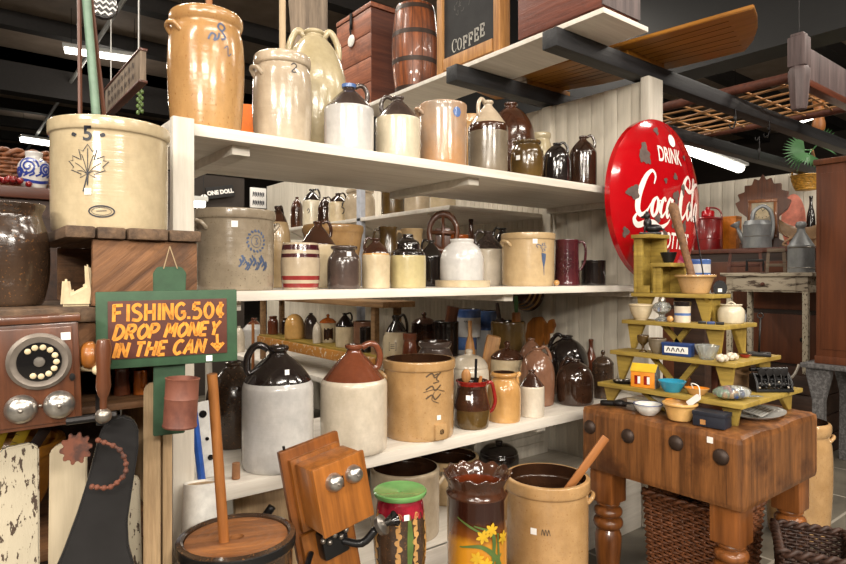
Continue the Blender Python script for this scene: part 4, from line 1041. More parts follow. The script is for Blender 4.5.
# oak wall telephone
def oak_phone():
    e = empty('oak_telephone', 'oak wall telephone leaning tilted, two chrome bells, below the big jugs', 'telephone', (.826, 1.50, .297), 0, rot=(math.radians(-2), math.radians(-10), math.radians(0)))
    W = .184
    M().box(0, W, 0, .02, 0, .69, b=.005).out('backboard', 'oakdark', e)
    M().box(.018, W - .01, -.02, 0, .46, .665, b=.006).out('box_base', 'oak', e)
    M().box(.028, W - .004, -.12, -.02, .48, .655, b=.006).out('box', 'oak', e)
    M().box(.026, W - .002, -.132, -.1195, .476, .66, b=.004).out('door', 'oak', e)
    for x in (.078, .138):
        b = M(); b.lathe([(.0, .027), (.011, .026), (.019, .02), (.0235, .008), (.0245, .0), (.02, .0)], 28, mat=Matrix.Translation((x, -.132, .61)) @ Matrix.Rotation(PI / 2, 4, 'X')); ob = b.out('bell', 'chrome', e)
        M().ball((x, -.161, .61), .004).out('bell_screw', 'nickel', ob)
    M().tube([(.102, -.136, .59), (.102, -.14, .62)], .0025, 6).out('clapper', 'iron', e)
    M().box(.012, W - .012, -.016, .0, .05, .452, b=.006).out('lower_board', 'oak', e)
    M().box(.05, .13, -.06, -.016, .375, .45, b=.01).out('transmitter_mount', 'blackmetal', e)
    m = M(); m.tube([(.11, -.05, .41), (.15, -.09, .395), (.19, -.11, .425)], .011, 10, smooth=4); m.out('transmitter_arm', 'blackmetal', e, ang=180)
    T = Matrix.Translation((.2, -.115, .43)) @ Matrix.Rotation(math.radians(62), 4, 'X') @ Matrix.Rotation(.6, 4, 'Y')
    m = M(); m.lathe([(0, 0), (.026, 0), (.028, .013), (.011, .02), (.011, .028)], 28, mat=T); m.out('transmitter_cup', 'nickel', e)
    m = M(); m.lathe([(.01, .02), (.012, .03), (.02, .052), (.022, .054), (.018, .05), (.007, .03), (0, .03)], 28, mat=T); m.out('mouthpiece', 'bakelite', e)
    m = M(); m.tube([(.03, -.02, .4), (.0, -.05, .385), (-.006, -.08, .38)], .008, 8, smooth=4); m.ball((-.006, -.09, .38), .018); m.out('crank', 'blackmetal', e, ang=180)
    for k in range(5): M().ball((.05 + k * .018, -.066, .44 - .012 * (k % 2)), .008).out('terminal', 'nickel', e)
    M().tube([(.02, .011, .7), (.02, .011, .685)], .004).out('hook', 'iron', e)
oak_phone()
# green topped majolica stand
p = at(400, 0, Y=1.5); p.z = .28; d = dep(p); k = d / F
rr = 26 * k; hh = zat(489, d) - .28
t = empty('garden_stand', 'majolica pedestal with green disc top beside the oak phone', 'pedestal', p, facing(p))
def stand_r(z): return rr * (.62 + .3 * math.sin(PI * min(1, max(0, (hh - z) / .24)) ** .8))
m = M(); zz = [hh - .02 - .012 * i for i in range(28)]
m.lathe([(0, hh - .012)] + [(rr * (.86 if i < 2 else .82 + .2 * math.sin(PI * min(i / 22, 1))), z) for i, z in enumerate(zz)] + [(rr * .8, 0), (0, 0)], 44, lambda i, z: 1 if z > hh - .055 else 0)
m.out('body', ['mottle', 'redmajolica'], t)
rf = lambda z: rr * (.82 + .2 * math.sin(PI * min(max((hh - .02 - z) / .012, 0) / 22, 1)))
def sf(x, z, off=.0015):
    r_ = rf(z) + off; a = -PI / 2 + x / r_; return Vector((r_ * math.cos(a), r_ * math.sin(a), z))
m = M(); m.lathe([(0, hh - .016), (rr * .98, hh - .016), (rr * 1.03, hh - .01), (rr * 1.03, hh - .003), (rr * .98, hh), (rr * .9, hh - .003), (rr * .2, hh - .006), (.006, hh - .008), (.006, hh - .014)], 44); m.out('disc_top', 'green', t)
for x in (-.085, -.005, .05, .1):
    m = M(); m.ribbon([(x + .004 * math.sin(k_ * 1.9), hh - .05 - .009 * k_, (.004, .016, .007, .019)[k_ % 4]) for k_ in range(22)], .01, sf, n=3); m.out('gold_stripe', 'ochre', t, ang=180)
for x in (.028,):
    m = M(); m.ribbon([(x, hh - .055, .006), (x + .004, hh - .13, .02), (x, hh - .22, .01)], .01, sf); m.out('green_leaf', 'leafgreen', t, ang=180)
m = M()
for k_ in range(40):
    x = -.12 + .006 * k_; m.ribbon([(x, hh - .03), (x + .003, hh - .055 - R.uniform(0, .02))], .005, sf, n=0)
m.out('red_drips', 'redmajolica', t, ang=180)
m = M(); s_ = .008; vs = [m.bm.verts.new(sf(.02 + a, hh - .06 + b, .003)) for a, b in ((-s_, -s_), (s_, -s_), (s_, s_), (-s_, s_))]; m.bm.faces.new(vs); m.out('price_sticker', 'paperwhite', t)
# ruffled amber umbrella stand
p = at(477, 0, Y=1.52); p.z = .28; d = dep(p); k = d / F
rr = 31 * k; hh = zat(471, d) - .28
t = empty('umbrella_stand', 'tall amber-brown glazed umbrella stand with ruffled rim and yellow daffodils', 'umbrella stand', p, facing(p))
m, nt, b = newmat('amberfade')
tc = coords(nt); sx = nt.nodes.new('ShaderNodeSeparateXYZ'); nt.links.new(tc, sx.inputs[0])
mr = nt.nodes.new('ShaderNodeMapRange'); mr.inputs[1].default_value = hh * .56; mr.inputs[2].default_value = hh * .84; nt.links.new(sx.outputs[2], mr.inputs[0])
n_ = noise(nt, coords(nt, (1, 1, .4)), 7, 4); ad = nt.nodes.new('ShaderNodeMath'); ad.operation = 'MULTIPLY_ADD'; nt.links.new(n_, ad.inputs[0]); ad.inputs[1].default_value = .8; nt.links.new(mr.outputs[0], ad.inputs[2])
rp = ramp(nt, ad.outputs[0], [(.42, S(196, 132, 34)), (.62, S(120, 66, 22)), (1.0, S(46, 20, 12))]); nt.links.new(rp.outputs[0], b.inputs['Base Color'])
b.inputs['Roughness'].default_value = .12; b.inputs['Coat Weight'].default_value = .6; MATS['amberfade'] = m
def ruff(m, seg=96):
    prof = [(0, 0, 0), (.93, 0, 0), (.96, .02, 0), (.96, .4, 0), (.97, .84, 0), (1.0, .855, 0), (1.0, .87, 0), (.93, .885, 0), (.95, .93, .3), (1.06, .98, 1), (1.1, 1.0, 1.2), (1.06, .995, 1.2), (.98, .965, .9), (.88, .92, .2), (.86, .85, 0), (.86, .5, 0)]
    rings = []
    for r_, z_, w_ in prof:
        ring = []
        for i in range(seg):
            a = 2 * PI * i / seg; wv = math.sin(a * 13)
            R_ = rr * r_ * (1 + .02 * w_ * math.sin(a * 13 + 1.2)); ring.append(m.bm.verts.new((R_ * math.cos(a), R_ * math.sin(a), hh * z_ + .0045 * w_ * wv)))
        rings.append(ring)
    for j, (A, B) in enumerate(zip(rings, rings[1:])):
        for i in range(seg):
            f = m.bm.faces.new([A[i], A[(i + 1) % seg], B[(i + 1) % seg], B[i]]); f.material_index = 0 if j < 5 else (1 if j < 13 else 2)
    return m
ruff(M()).out('body', ['amberfade', 'brown', 'copperinner'], t, ang=180)
uf = lambda x, z, off=.0018: Vector(((rr * .975 + off) * math.cos(-PI / 2 + x / rr), (rr * .975 + off) * math.sin(-PI / 2 + x / rr), z))
for pts in ([(.05, .2, .008), (.06, .3, .014), (.045, .34, .01), (-.01, .36, .004)], [(.095, .1, .008), (.085, .22, .018), (.02, .29, .014), (-.06, .285, .004)], [(.07, .08, .01), (.08, .2, .012), (.075, .33, .006)], [(-.07, .38, .003), (-.02, .355, .008), (.03, .33, .004)], [(.02, .1, .006), (.05, .2, .01), (.09, .26, .005)]):
    m = M(); m.ribbon(pts, .01, uf); m.out('painted_leaf', 'leafgreen', t, ang=180)
for fx_, fz in ((.02, .325), (.05, .345), (.03, .235), (.1, .31), (-.0, .255)):
    m = M()
    for a in range(6):
        an = a * PI / 3 + .3; m.ribbon([(fx_, fz, .003), (fx_ + .014 * math.cos(an), fz + .014 * math.sin(an), .012), (fx_ + .024 * math.cos(an), fz + .024 * math.sin(an), .002)], .01, lambda x, z: uf(x, z, .0028))
    m.fill([(fx_ + .008 * math.cos(a * PI / 5), fz + .008 * math.sin(a * PI / 5)) for a in range(10)], lambda x, z: uf(x, z, .0034))
    m.out('painted_daffodil', 'daffodil', t, ang=180)
# tan crock with paddle
q = pot('stoneware_crock', 'big tan open crock with dark inside beside the butcher block leg', 547, 86, 475, 'crock', ['tan'], Y=1.58, Z=.28, cat='crock', lugs=(5,), sticker=(-.3, .58, 6))
decal(q, 'stamped_mark', 'inkbrown', lambda m, f: [m.ribbon([(-.02 + .011 * k, q.h * .58 - .01), (-.016 + .011 * k, q.h * .58 + .012), (-.01 + .011 * k, q.h * .58 - .01)], .003, f) for k in range(3)])
t_ = at(606, 437, X=2.04); b_ = q.p + Vector((0, 0, .06)) - Vector((t_.x - q.p.x, t_.y - q.p.y, 0)).normalized() * .115; dv = t_ - b_
e = empty('wooden_paddle', 'orange-brown wooden stick leaning in the big tan open crock', 'paddle', b_, rot=dv.to_track_quat('Z', 'Y').to_euler())
M().box(-.006, .006, -.016, .016, 0, dv.length, b=.004).out('shaft', 'stick', e)
# ------------------------------------------------------------------ butcher block
BX0, BX1, BY0, BY1, BT, BB = 2.2, 2.885, .98, 1.67, .89, .615
bo = Vector(((BX0 + BX1) / 2, (BY0 + BY1) / 2, FLOOR))
t = empty('butcher_block', 'heavy wooden butcher block table with iron bolts and turned legs', 'table', bo)
def bp(m, n, mat, par=t, **k): o = m.out(n, mat, par, **k); o.location = -bo; return o
bm_ = bmesh.new(); bmesh.ops.create_grid(bm_, x_segments=34, y_segments=34, size=.5); bm_.free()
m = M(); m.box(BX0, BX1, BY0, BY1, BB, BT, b=.022)
bmesh.ops.subdivide_edges(m.bm, edges=m.bm.edges[:], cuts=14, use_grid_fill=True)
for v in m.bm.verts:     # worn, slightly dished top and softened corners
    if v.co.z > BT - .03:
        ex = min(v.co.x - BX0, BX1 - v.co.x, v.co.y - BY0, BY1 - v.co.y)
        v.co.z -= max(0, .012 * (1 - ex / .06)) * (.6 + .5 * math.sin(v.co.y * 23) * math.sin(v.co.x * 19 + 1))
bp(m, 'block', 'blockwood', ang=50)
m = M()
for y in [BY0 + .06 + .115 * k + .02 * math.sin(k * 2.3) for k in range(6)]: m.box(BX0 - .0004, BX0 + .001, y, y + .0008, BB + .02, BT - .03)
for x in [BX0 + .06 + .1 * k + .02 * math.sin(k * 2) for k in range(7)]: m.box(x, x + .0008, BY0 - .0004, BY0 + .001, BB + .02, BT - .03)
bp(m, 'stave_joints', 'darkwood')
for u, v in ((628, 436), (676, 443), (721, 457), (590, 427)):
    pb = at(u, v, X=BX0); T = Matrix.Translation(pb) @ Matrix.Rotation(-PI / 2, 4, 'Y')
    m = M(); m.lathe([(.029, -.004), (.03, .002), (.026, .01), (.018, .016), (.008, .019), (0, .0195)], 24, mat=T); bp(m, 'iron_bolt', 'hoop')
def leg(x, y):
    m = M(); m.box(x - .055, x + .055, y - .055, y + .055, BB - .14, BB, b=.006)
    H_ = BB - .14 - FLOOR
    pr = [(0, 1), (.046, 1), (.052, .975), (.046, .95), (.04, .94), (.056, .92), (.062, .88), (.056, .84), (.042, .825), (.042, .815), (.058, .8), (.064, .76), (.06, .71), (.046, .69), (.05, .66), (.058, .6), (.055, .45), (.046, .2), (.042, .12), (.05, .1), (.052, .05), (.045, 0), (0, 0)]
    m.lathe([(r, FLOOR + z * H_) for r, z in chaikin(pr, 1)], 28, mat=Matrix.Translation((x, y, 0)))
    bp(m, 'leg', 'legwood')
for x in (BX0 + .08, BX1 - .08):
    for y in (BY0 + .08, BY1 - .08): leg(x, y)
p = at(710, 440, X=BX0)
m = M(); m.box(BX0 - .0014, BX0, p.y - .011, p.y + .011, p.z - .011, p.z + .011); bp(m, 'price_sticker', 'paperwhite')

# wicker baskets under the block
def basket(label, c, L, W, H, rz, mat, taper=.86, rows=22, grp='wicker baskets under the butcher block', handle=False):
    e = empty('wicker_basket', label, 'basket', c, rz, grp)
    def loop(s, n=112):
        out = []
        hx, hy = L / 2 * s, W / 2 * s; per = 4 * (hx + hy); 
        for i in range(n):
            d = i / n * per
            if d < 2 * hx: x, y, nx, ny = -hx + d, -hy, 0, -1
            elif d < 2 * hx + 2 * hy: x, y, nx, ny = hx, -hy + d - 2 * hx, 1, 0
            elif d < 4 * hx + 2 * hy: x, y, nx, ny = hx - (d - 2 * hx - 2 * hy), hy, 0, 1
            else: x, y, nx, ny = -hx, hy - (d - 4 * hx - 2 * hy), -1, 0
            out.append((x, y, nx, ny))
        return out
    m = M(); hr = H / rows
    for r in range(rows):
        z = hr * (r + .5); s = taper + (1 - taper) * (r / rows)
        pts = [(x + nx * .004 * (1 if (i // 2 + r) % 2 else -1), y + ny * .004 * (1 if (i // 2 + r) % 2 else -1), z) for i, (x, y, nx, ny) in enumerate(loop(s))]
        m.tube(pts, hr * .52, 5, closed=True)
    m.box(-L / 2 * taper, L / 2 * taper, -W / 2 * taper, W / 2 * taper, 0, .012)
    m.out('woven_side', mat, e, ang=180)
    m = M()
    for i, (x, y, nx, ny) in enumerate(loop(1)):
        if i % 4 == 0: m.tube([(x * taper, y * taper, .005), (x, y, H)], .0045, 5)
    m.out('stakes', mat, e, ang=180)
    m = M(); lp = loop(1.01)
    for ph in (0, PI): m.tube([(x + nx * .010 * math.cos(i * .8 + ph), y + ny * .010 * math.cos(i * .8 + ph), H + .010 * math.sin(i * .8 + ph)) for i, (x, y, nx, ny) in enumerate(lp)], .0095, 6, closed=True)
    m.out('braided_rim', mat, e, ang=180)
    return e
basket('large wicker basket with dark braided rim under the middle of the butcher block', (2.585, 1.325, FLOOR), .31, .375, .40, .0, 'wicker', .9, 30)
basket('dark wicker basket with open top behind the front leg of the block', (2.60, .90, FLOOR), .30, .24, .34, .45, 'wickerdark', .85, 26)
# tall tan crock behind the block
pot('stoneware_crock', 'tall tan crock on the floor behind the butcher block', 798, 70, 420, 'bulge', ['tan'], Y=1.3, Z=FLOOR, cat='crock', lugs=(10, 190), lugz=.86)

# ------------------------------------------------------------------ mustard stepped display
so = Vector((2.58, 1.35, BT))
t = empty('stepped_display', 'mustard-painted stepped display stand on the butcher block', 'display stand', so)
def dp(m, n, mat='mustard'): o = m.out(n, mat, t); o.location = -so; return o
TIERS = [(2.30, 2.86, 1.03, 1.66, .98), (2.40, 2.82, 1.10, 1.665, 1.115), (2.50, 2.80, 1.19, 1.67, 1.25), (2.585, 2.75, 1.28, 1.675, 1.375)]
prev = BT - .002
TZ = [q_[4] for q_ in TIERS]
th = .018
for i, (x0, x1, y0, y1, z) in enumerate(TIERS):
    if i < 3:
        dp(M().box(x0, x0 + .145, y0, y1, z - th, z, b=.003), 'step')
        dp(M().box(x0 + .146, x1, y0, y0 + .15, z - th, z, b=.003), 'step')
    else:
        dp(M().box(x0, x1, y0, y1, z - th, z, b=.003), 'step')
    zb = prev + .001; zt = z - th
    # tapered bracket legs: one at the near corner, one at the left end, one at the right end
    lx = x0 + .02
    def trap(plane, a0, a1, b0_, b1_, c0, c1): 
        m = M(); m.prism([(a0, zb), (a1, zb), (b1_, zt), (b0_, zt)], c0, c1, plane, b=.002); dp(m, 'bracket')
    bx = max(x0 + .03, (TIERS[i - 1][0] + .03) if i else 0)
    trap('YZ', y0 + .035, y0 + .06, y0 + .02, y0 + .095, bx, bx + .018)
    trap('YZ', y1 - .05, y1 - .03, y1 - .10, y1 - .012, bx, bx + .018)
    trap('XZ', x1 - .07, x1 - .04, x1 - .15, x1 - .03, y0 + .03, y0 + .048)
    if i < 3:
        m = M(); m.prism([(y1 - .30, zb), (y1 - .275, zb), (y1 - .16, zt), (y1 - .19, zt)], bx + .03, bx + .045, 'YZ'); dp(m, 'diagonal_slat')
        m = M(); m.prism([(y0 + .26, zb), (y0 + .29, zb), (y0 + .20, zt), (y0 + .17, zt)], bx + .03, bx + .045, 'YZ'); dp(m, 'diagonal_slat')
    prev = z
z2 = 1.376
# upright box steps on the top tier
for (ya, yb, zt, lab) in ((1.478, 1.573, 1.515, 'step'), (1.576, 1.672, 1.652, 'step')):
    dp(M().box(2.585, 2.75, ya - .006, yb + .003, zt - .018, zt, b=.003), lab)
    dp(M().box(2.60, 2.74, yb - .018, yb - .002, z2, zt - .0185, b=.002), 'side_panel')
    dp(M().box(2.60, 2.618, ya + .05, yb - .019, z2, zt - .0185, b=.002), 'side_panel')
    dp(M().box(2.72, 2.74, ya + .002, yb - .019, z2, zt - .0185, b=.002), 'back_panel')
G = 'small goods on the stepped display'
def tp_(u, tier, dx=.06, dy=.07, side=False):
    """a point on a step: along the front strip, or along the right-hand strip"""
    x0, x1, y0, y1, z = TIERS[tier]
    p = at(u, 0, Y=y0 + dy) if side else at(u, 0, X=x0 + dx)
    p.z = z + .0005
    return p
def bits(name, label, cat, p, rz=None, g=G): return empty(name, label, cat, p, facing(p) if rz is None else rz, g)
# top: black figurine
p = Vector((2.665, 1.622, 1.6525))
m = M(); m.box(-.05, .05, -.03, .03, 0, .012, b=.004); m.tube([(.035, 0, .02), (.01, 0, .045), (-.012, 0, .07), (-.018, -.004, .1)], [.02, .026, .022, .014], 10, smooth=4) if False else None
for c, r, sc in (((.015, 0, .03), .026, (1.5, 1, .8)), ((-.012, 0, .055), .022, (.9, .9, 1.4)), ((-.016, -.004, .09), .017, (1, 1, 1)), ((-.03, -.006, .086), .009, (1.5, 1, .8)), ((-.01, .006, .108), .006, (.7, .7, 1.5)), ((-.018, -.01, .106), .006, (.7, .7, 1.5)), ((-.025, -.01, .03), .008, (.8, .8, 2.5)), ((.05, 0, .025), .007, (2.4, .8, .8))):
    m.ball(c, r, sc=sc, u=14, v=10)
tag(m.out('cast_iron_figurine', 'blackmetal', None, p, (0, 0, facing(p))), 'black cast-iron seated animal figurine on top of the stepped display', 'figurine')
pot('iron_bowl', 'small black iron bowl on the second-highest block of the display', 661, 17, 252, 'dish', ['iron'], loc=(2.655, 1.522, 1.5155), cat='bowl', grp=G, inner='iron')
p = at(640, 0, X=2.63); p.z = 1.3755
e = bits('small_box', 'little mustard box tucked at the left of the fourth step', 'box', at(641, 1.0, X=2.592) * 1)
e.location = Vector((2.594, 1.612, 1.376)); M().box(-.03, .03, -.004, .004, 0, .03, b=.002).out('body', 'mustard', e); M().box(-.031, .031, -.0045, .0045, .03, .034).out('lid', 'mustard', e); e.rotation_euler.z = -PI / 2
# mortar and tools
q = pot('stone_mortar', 'wide tan mortar bowl holding a pestle on the fourth step', 699, 46, 272, 'mortar', ['tan'], loc=(2.668, 1.40, 1.3755), r=.088, cat='mortar', grp=G, h=.085)
b_ = q.p + Vector((.0, .0, .02)); t_ = at(672, 203, X=2.62); dv = t_ - b_
e = empty('wooden_pestle', 'long brown wooden pestle handle standing in the tan mortar', 'pestle', b_, rot=dv.to_track_quat('Z', 'Y').to_euler())
M().lathe([(0, 0), (.022, .0), (.024, .04), (.017, .06), (.016, dv.length * .5), (.023, dv.length * .95), (.012, dv.length), (0, dv.length)], 16).out('handle', 'barn', e)
M().lathe([(.0, -.001), (.024, -.001), (.0265, .02), (.026, .055), (.017, .064)], 16).out('iron_head', 'iron', e)
tag(M().tube([(0, 0, 0), Vector(at(694, 216, X=2.7)) - (q.p + Vector((.03, -.03, .03)))], .0035, 6).out('iron_rod', 'iron', None, q.p + Vector((.03, -.03, .03))), 'thin iron rod leaning out of the tan mortar', 'rod')
e = bits('iron_weight', 'black iron weight with white tag beside the tan mortar', 'weight', Vector((2.70, 1.305 - .0, 1.3755)) + Vector((.0, -.0, 0)))
e.location = at(720, 0, Y=1.305); e.location.z = 1.3755
m = M(); m.prism([(-.024, 0), (.024, 0), (.03, .03), (.015, .058), (-.012, .06), (-.03, .035)], -.018, .018, b=.004); m.out('body', 'blackmetal', e)
M().box(-.008, .008, -.0205, -.0185, .008, .024).out('tag', 'paperwhite', e)
q = pot('banded_crock', 'blue and white crock standing behind the tan mortar', 697, 28, 258, 'straight', ['bluewhite', 'cobalt'], loc=(3.55, 1.68, FLOOR), r=.09, cat='crock', h=1, split=(.8,))
bpy.data.objects.remove(q.o)
p = at(697, 0, X=3.35); p.z = 1.36
q = pot('banded_crock', 'blue and white crock standing behind the tan mortar', 697, 28, 259, 'straight', ['bluewhite', 'cobalt', 'bluewhite', 'cobalt'], loc=p, cat='crock', split=(.2, .6, .85))
e = empty('wooden_pedestal', 'dark wooden pedestal behind the stepped display', 'pedestal', (p.x, p.y, FLOOR))
M().box(-.13, .13, -.13, .13, 1.36 - FLOOR - .03, 1.36 - FLOOR, b=.004).out('top', 'darkwood', e); M().box(-.09, .09, -.09, .09, .03, 1.36 - FLOOR - .031, b=.004).out('column', 'darkwood', e); M().box(-.13, .13, -.13, .13, 0, .03, b=.004).out('base', 'darkwood', e)
# third step
pot('cream_bowl', 'cream footed bowl at the left of the third step', 641, 25, 304, 'bowl', ['cream'], loc=tp_(641, 2, .052), cat='bowl', grp=G, inner='cream')
p = tp_(662, 2)
e = bits('glass_lamp', 'clear glass oil lamp base on the third step', 'lamp', p)
M().lathe([(0, 0), (.03, 0), (.032, .008), (.012, .02), (.014, .03), (.036, .045), (.04, .065), (.03, .08), (.012, .088), (0, .088)], 28).out('font', 'glass', e)
M().lathe([(.012, .088), (.016, .09), (.016, .1), (.01, .108), (0, .108)], 20).out('burner', 'nickel', e)
p = tp_(670, 2, .017); p.z += .0145
tag(M().ball((0, 0, 0), .0145).out('yellow_ball', 'ochre', None, p), 'small yellow ball in front of the glass lamp', 'ball', G)
q = pot('ceramic_cup', 'white and blue printed cup with a black pan on it', 682.5, 17, 306, 'straight', ['white', 'cobalt', 'white'], loc=tp_(682.5, 2), cat='cup', grp=G, split=(.42, .58))
q2 = pot('iron_pan', 'small black pan resting on the white and blue cup', 683, 18, 0, 'straight', ['black'], loc=q.p + Vector((0, 0, q.h + .001)), cat='pan', grp=G, h=.02)
q = pot('stone_jar', 'pale carved stone jar on the right of the third step', 731, 28, 304, 'jar', ['greycream'], loc=tp_(731, 2, dy=.06, side=True), cat='jar', grp=G)
m = M(); m.tube([(-q.r * .5, 0, q.h * .8), (0, 0, q.h * 1.1), (q.r * .5, 0, q.h * .8)], .006, 6, smooth=4); m.out('bail', 'greycream', q.o)
p = tp_(743, 2, dy=.06, side=True)
e = bits('metal_shaker', 'small grey metal shaker right of the pale stone jar', 'shaker', p); M().lathe([(0, 0), (.013, 0), (.014, .035), (.008, .05), (0, .05)], 18).out('body', 'zinc', e); M().lathe([(.0135, .033), (.0145, .036), (.009, .052), (0, .053)], 18).out('lid', 'nickel', e)
for u, c in ((702, 'blackmetal'), (711, 'bluetin'), (720, 'iron')):
    p = tp_(u, 2, dx=.04)if u < 712 else tp_(u, 2, dy=.04, side=True)
    tag(M().box(-.016, .016, -.008, .008, 0, .012, b=.003).out('small_tin', c, None, p, (0, 0, facing(p))), {702: 'flat black tin on the third step before the slats', 711: 'flat blue tin near the corner of the third step', 720: 'flat dark tin in front of the pale stone jar'}[u], 'tin', G)
# second step
pot('brass_goblet', 'small brass goblet at the left of the second step', 643, 12, 335, 'goblet', ['darkolive'], loc=tp_(643, 1), cat='goblet', grp=G)
pot('stoneware_bowl', 'small dark grey bowl right of the brass goblet', 657, 19, 338, 'bowl', ['grey'], loc=tp_(657, 1), cat='bowl', grp=G)
p = tp_(678, 1, .05)
e = bits('lettered_tin', 'long blue tin with pale label on the second step', 'tin', p, -PI / 2 + .12)
M().box(-.062, .062, -.02, .02, 0, .05, b=.004).out('body', 'bluetin', e); M().box(-.064, .064, -.022, .022, .044, .055, b=.003).out('lid', 'bluetin', e)
M().box(-.05, .05, -.0212, -.0205, .012, .04).out('label', 'paperwhite', e)
m = M(); f_ = lambda x, z: Vector((x, -.0222, z))
for k in range(4): m.ribbon([(-.04 + .02 * k, .018), (-.032 + .02 * k, .034), (-.026 + .02 * k, .02)], .004, f_)
m.out('label_print', 'ink', e)
p = tp_(703, 1, .09)
m = M(); m.ball((0, 0, .026), .028, sc=(1.2, .8, .75)); tag(m.out('black_bag', 'blackpaint', None, p + Vector((.02, 0, .0)), (0, 0, facing(p))), 'soft black pouch behind the glass dish', 'pouch', G)
pot('glass_dish', 'clear cut-glass dish on the second step', 707, 26, 345, 'dish', ['glass'], loc=tp_(707, 1, .035), cat='dish', grp=G, inner='glass')
for u, l in ((722, 'white shell-shaped figurine near the corner of the second step'), (732, 'white shell-shaped figurine next to the red dish')):
    p = tp_(u, 1, dy=.05, side=True); m = M()
    for a in range(7): m.ball((.018 * math.cos(a * .9), .012 * math.sin(a * .9), .014 + .006 * (a % 2)), .012, u=10, v=8)
    tag(m.out('shell_figurine', 'white', None, p), l, 'figurine', G)
pot('red_dish', 'low red dish right of the white shells', 745, 14, 350, 'dish', ['redglaze'], loc=tp_(745, 1, dy=.06, side=True), cat='dish', grp=G, h=.014)
p = tp_(759, 1, dy=.045, side=True)
e = bits('iron_skimmer', 'iron skimmer with upright ring handle on the second step', 'skimmer', p)
M().box(-.045, .045, -.03, .03, 0, .016, b=.005).out('pan', 'iron', e)
m = M(); m.tube([(-.0, 0, .01), (.005, 0, .16)], .004, 8); m.tube([(.005 + .011 * math.cos(a), 0, .171 + .011 * math.sin(a)) for a in [k * PI / 6 for k in range(12)]], .003, 6, closed=True); m.out('handle', 'iron', e, ang=180)
# first step
p = tp_(624, 0)
e = bits('dark_tray', 'dark oval tray at the left of the lowest step', 'tray', p); m = M(); m.lathe([(0, 0), (.04, 0), (.05, .012), (.047, .012), (.038, .004), (0, .004)], 28, mat=Matrix.Diagonal((1, .7, 1, 1))); m.out('dish', 'iron', e)
m = M(); [m.ball((.03 * math.cos(k), .018 * math.sin(k * 1.7), .012), .008, u=10, v=6) for k in range(7)]; m.out('trinkets', 'nickel', e)
p = tp_(646, 0, .055)
e = bits('toy_house_tin', 'orange house-shaped tin with grey gable on the lowest step', 'tin', p, -PI / 2 + .25); e.scale = (1.12, 1.12, 1.12)
M().box(-.05, .04, -.026, .026, 0, .06, b=.002).out('body', 'orangebox', e)
m = M(); m.prism([(-.029, .06), (.029, .06), (0, .09)], -.053, .043, 'YZ', b=.0015); m.out('roof', 'yellow', e)
m = M(); m.prism([(-.026, 0), (.026, 0), (.026, .06), (0, .087), (-.026, .06)], .0402, .0445, 'YZ'); m.out('gable', 'granite', e)
for x in (-.035, .0): M().box(x, x + .022, -.0272, -.0262, .012, .045).out('window_print', 'redglaze', e); M().box(x + .012, x + .022, -.0276, -.0272, .015, .042).out('window_pane', 'paperwhite', e)
q = pot('glass_dish', 'bright blue scalloped glass dish on the lowest step', 672, 29, 0, 'dish', ['tealglass'], h=.045, loc=tp_(672, 0, .045), cat='dish', grp=G, inner='tealglass')
q = pot('amber_dish', 'oval amber glass dish right of the bright blue dish', 697, 26, 376, 'dish', ['ochre'], loc=tp_(697, 0, .06), cat='dish', grp=G, h=.028, inner='amber')
q.o.scale = (1, .75, 1)
p = tp_(733, 0, dy=.05, side=True); p = at(732, 0, X=2.37); p.z = .9805
e = bits('marble_bag', 'clear plastic bag of coloured marbles at the corner of the lowest step', 'bag', p, -.5); e.scale = (1.25, 1.25, 1.35)
m = M(); m.ball((0, 0, .021), .05, sc=(1.25, .7, .4)); m.prism([(.05, 0), (.1, -.01), (.1, .012), (.05, .016)], .006, .008, 'XY'); m.out('bag', 'glass', e)
for k in range(16):
    a = k * 2.4; r_ = .011 * math.sqrt(k); tag_ = ['bluetin', 'redglaze', 'ochre', 'paperwhite', 'palm'][k % 5]
    M().ball((r_ * math.cos(a), r_ * .6 * math.sin(a), .014), .0085, u=10, v=8).out('marble', tag_, e)
# typewriter like machine
p = at(772, 0, Y=1.075); p.z = .9805
e = bits('cast_iron_machine', 'black cast-iron toy machine on the right end of the lowest step', 'machine', p, facing(p) + .55); e.scale = (.92, .8, .9)
M().box(-.085, .085, -.03, .045, 0, .014, b=.004).out('base', 'blackmetal', e)
for s_ in (-1, 1): m = M(); m.prism([(-.03, .014), (.045, .014), (.045, .075), (.01, .085), (-.02, .05)], s_ * .078 - .005, s_ * .078 + .005, 'YZ', b=.002); m.out('side_frame', 'blackmetal', e)
for k in range(3):
    m = M(); m.tube([(-.073, .0 + k * .018, .03 + k * .02), (.073, .0 + k * .018, .03 + k * .02)], .012, 12); m.out('roller', 'blackmetal', e)
for k in range(4):
    m = M(); c = (-.05 + k * .034, -.004, .088); m.lathe([(.017, -.005), (.019, 0), (.017, .005), (.006, .006), (0, .006)], 18, mat=Matrix.Translation(c) @ Matrix.Rotation(PI / 2, 4, 'X')); m.box(c[0] - .004, c[0] + .004, c[1], c[1] + .02, .05, .085); m.out('gear', 'iron', e)
for k in range(14):
    M().ball((-.07 + .0108 * k, -.028 + .006 * (k % 2), .022 + .012 * (k % 3)), .0065, u=8, v=6).out('key', 'nickel' if k % 4 == 0 else 'iron', e)
for k in range(5):
    M().tube([(-.06 + .03 * k, -.03, .03), (-.055 + .03 * k, -.01, .075), (-.06 + .03 * k, .02, .1)], .003, 6, smooth=3).out('type_arm', 'iron', e)
M().tube([(-.085, .03, .098), (.085, .03, .098)], .009, 10).out('carriage', 'blackmetal', e)
M().tube([(.083, .0, .06), (.1, -.01, .085), (.115, -.012, .125)], .006, 8, smooth=3).out('lever', 'nickel', e)
